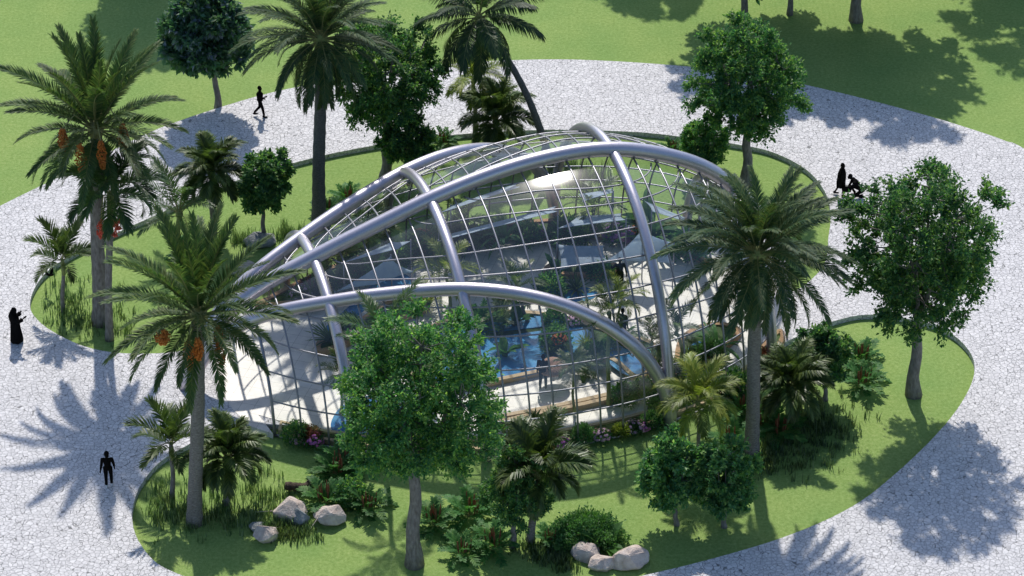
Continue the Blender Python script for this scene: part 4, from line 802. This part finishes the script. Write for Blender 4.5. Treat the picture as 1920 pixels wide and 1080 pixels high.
person('person crouching down on the right path facing the standing one', (1604, 369), 180, dict(pelvis=(-.25, 0, .36), chest=(.06, 0, .74), neck=(.2, 0, .9), head=(.3, 0, 1.03), hipl=(-.22, -.1, .34), kneel=(.2, -.14, .46), anklel=(.02, -.14, .1), hipr=(-.22, .1, .34), kneer=(.1, .15, .14), ankler=(-.3, .14, .12),
       shl=(.12, -.2, .82), elbl=(.22, -.24, .56), wril=(.34, -.18, .36), shr=(.12, .2, .82), elbr=(.22, .24, .56), wrir=(.36, .14, .4)), height=1.85)
person('person standing inside behind the front glass beside the mushroom parasol', (1018, 728), 80, stand(kneel=(.08, -.1, .5), anklel=(.02, -.12, .1), ankler=(-.03, .12, .1)), z0=FZ, height=1.75)
person('person with arms lifted on the rear path inside the dome', (1161, 545), -80, stand(elbl=(.1, -.36, 1.3), wril=(.18, -.4, 1.42), elbr=(.0, .28, 1.12), wrir=(.06, .3, .88)), z0=FZ, height=1.75)
person('person under the shoulder of the front arch inside the dome', (1166, 640), 60, stand(kneel=(.1, -.1, .5), anklel=(.14, -.1, .1), ankler=(-.14, .1, .12)), z0=FZ, height=1.72)
# briefcase held by the standing one
P = np.array(sp.location); bag = thing('briefcase', 'black briefcase held by the standing person in a long coat', 'bag', (P[0]+.24, P[1]-.27, PZ+.38))
b = MB(); b.add([(x, y, z) for x in (-.2, .2) for y in (-.05, .05) for z in (0, .3)], [(0, 1, 3, 2), (4, 6, 7, 5), (0, 4, 5, 1), (2, 3, 7, 6), (0, 2, 6, 4), (1, 5, 7, 3)]); bo = b.build('case', M['black'], bag, smooth=False); mdb = bo.modifiers.new('soft', 'BEVEL'); mdb.width = .02; mdb.segments = 2
b = MB(); b.tube(smooth_open([(-.08, 0, .29), (-.07, 0, .36), (.07, 0, .36), (.08, 0, .29)], 4), .012, 6); b.build('handle', M['black'], bag)
# bird
P = G(94, 516, .9); bird = thing('bird', 'small black bird with raised wings over the left kerb', 'bird', (P[0], P[1], .9), None, R(-35))
b = MB(); b.tube(smooth_open([(-.22, 0, -.06), (-.1, 0, -.02), (.06, 0, .03), (.17, 0, .09), (.24, 0, .1)], 5), [.01, .02, .03, .04, .05, .055, .06, .062, .062, .06, .058, .055, .052, .05, .05, .05, .045, .03, .02, .012, .004], 10); b.build('body', M['black'], bird)
for sg in (-1, 1):
    b = MB(); b.add([(.1, .03*sg, .04), (-.06, .03*sg, .0), (.08, .16*sg, .2), (-.1, .17*sg, .16), (.0, .22*sg, .44), (-.1, .21*sg, .36)], [(0, 1, 3, 2), (2, 3, 5, 4)]); w = b.build('wing', M['black'], bird); sm = w.modifiers.new('thick', 'SOLIDIFY'); sm.thickness = .012
b = MB(); b.add([(-.18, -.02, -.05), (-.18, .02, -.05), (-.36, .07, -.1), (-.36, -.07, -.1)], [(0, 1, 2, 3)]); tl = b.build('tail', M['black'], bird); sm = tl.modifiers.new('thick', 'SOLIDIFY'); sm.thickness = .012

# ------------------------------------------------------------------ light
EL, AZ = R(48), math.atan2(-.066, 1)        # the sun stands behind the scene, a little left
sun = bpy.data.lights.new('sun', 'SUN'); sun.energy = 4.2; sun.angle = R(1.0); sun.color = (1, .95, .87)
so = bpy.data.objects.new('sun', sun); COL.objects.link(so)
sd = Vector((math.sin(AZ)*math.cos(EL), math.cos(AZ)*math.cos(EL), math.sin(EL)))
so.rotation_euler = sd.to_track_quat('Z', 'Y').to_euler(); so.location = (0, 60, 80)
wd = bpy.data.worlds.new('World'); sc.world = wd; wd.use_nodes = True; nt = wd.node_tree
bg = nt.nodes['Background']; sky = nt.nodes.new('ShaderNodeTexSky'); sky.sky_type = 'NISHITA'; sky.sun_disc = False; sky.sun_elevation = EL; sky.sun_rotation = AZ; sky.ozone_density = 3.0
nt.links.new(sky.outputs[0], bg.inputs[0]); bg.inputs[1].default_value = .15
sc.view_settings.view_transform = 'Standard'; sc.view_settings.look = 'None'; sc.view_settings.exposure = .05; sc.view_settings.gamma = 1
cy = sc.cycles; cy.use_denoising = True; cy.max_bounces = 8; cy.transparent_max_bounces = 16; cy.diffuse_bounces = 3; cy.glossy_bounces = 4; cy.caustics_reflective = False; cy.caustics_refractive = False; cy.use_adaptive_sampling = True; cy.adaptive_threshold = .015
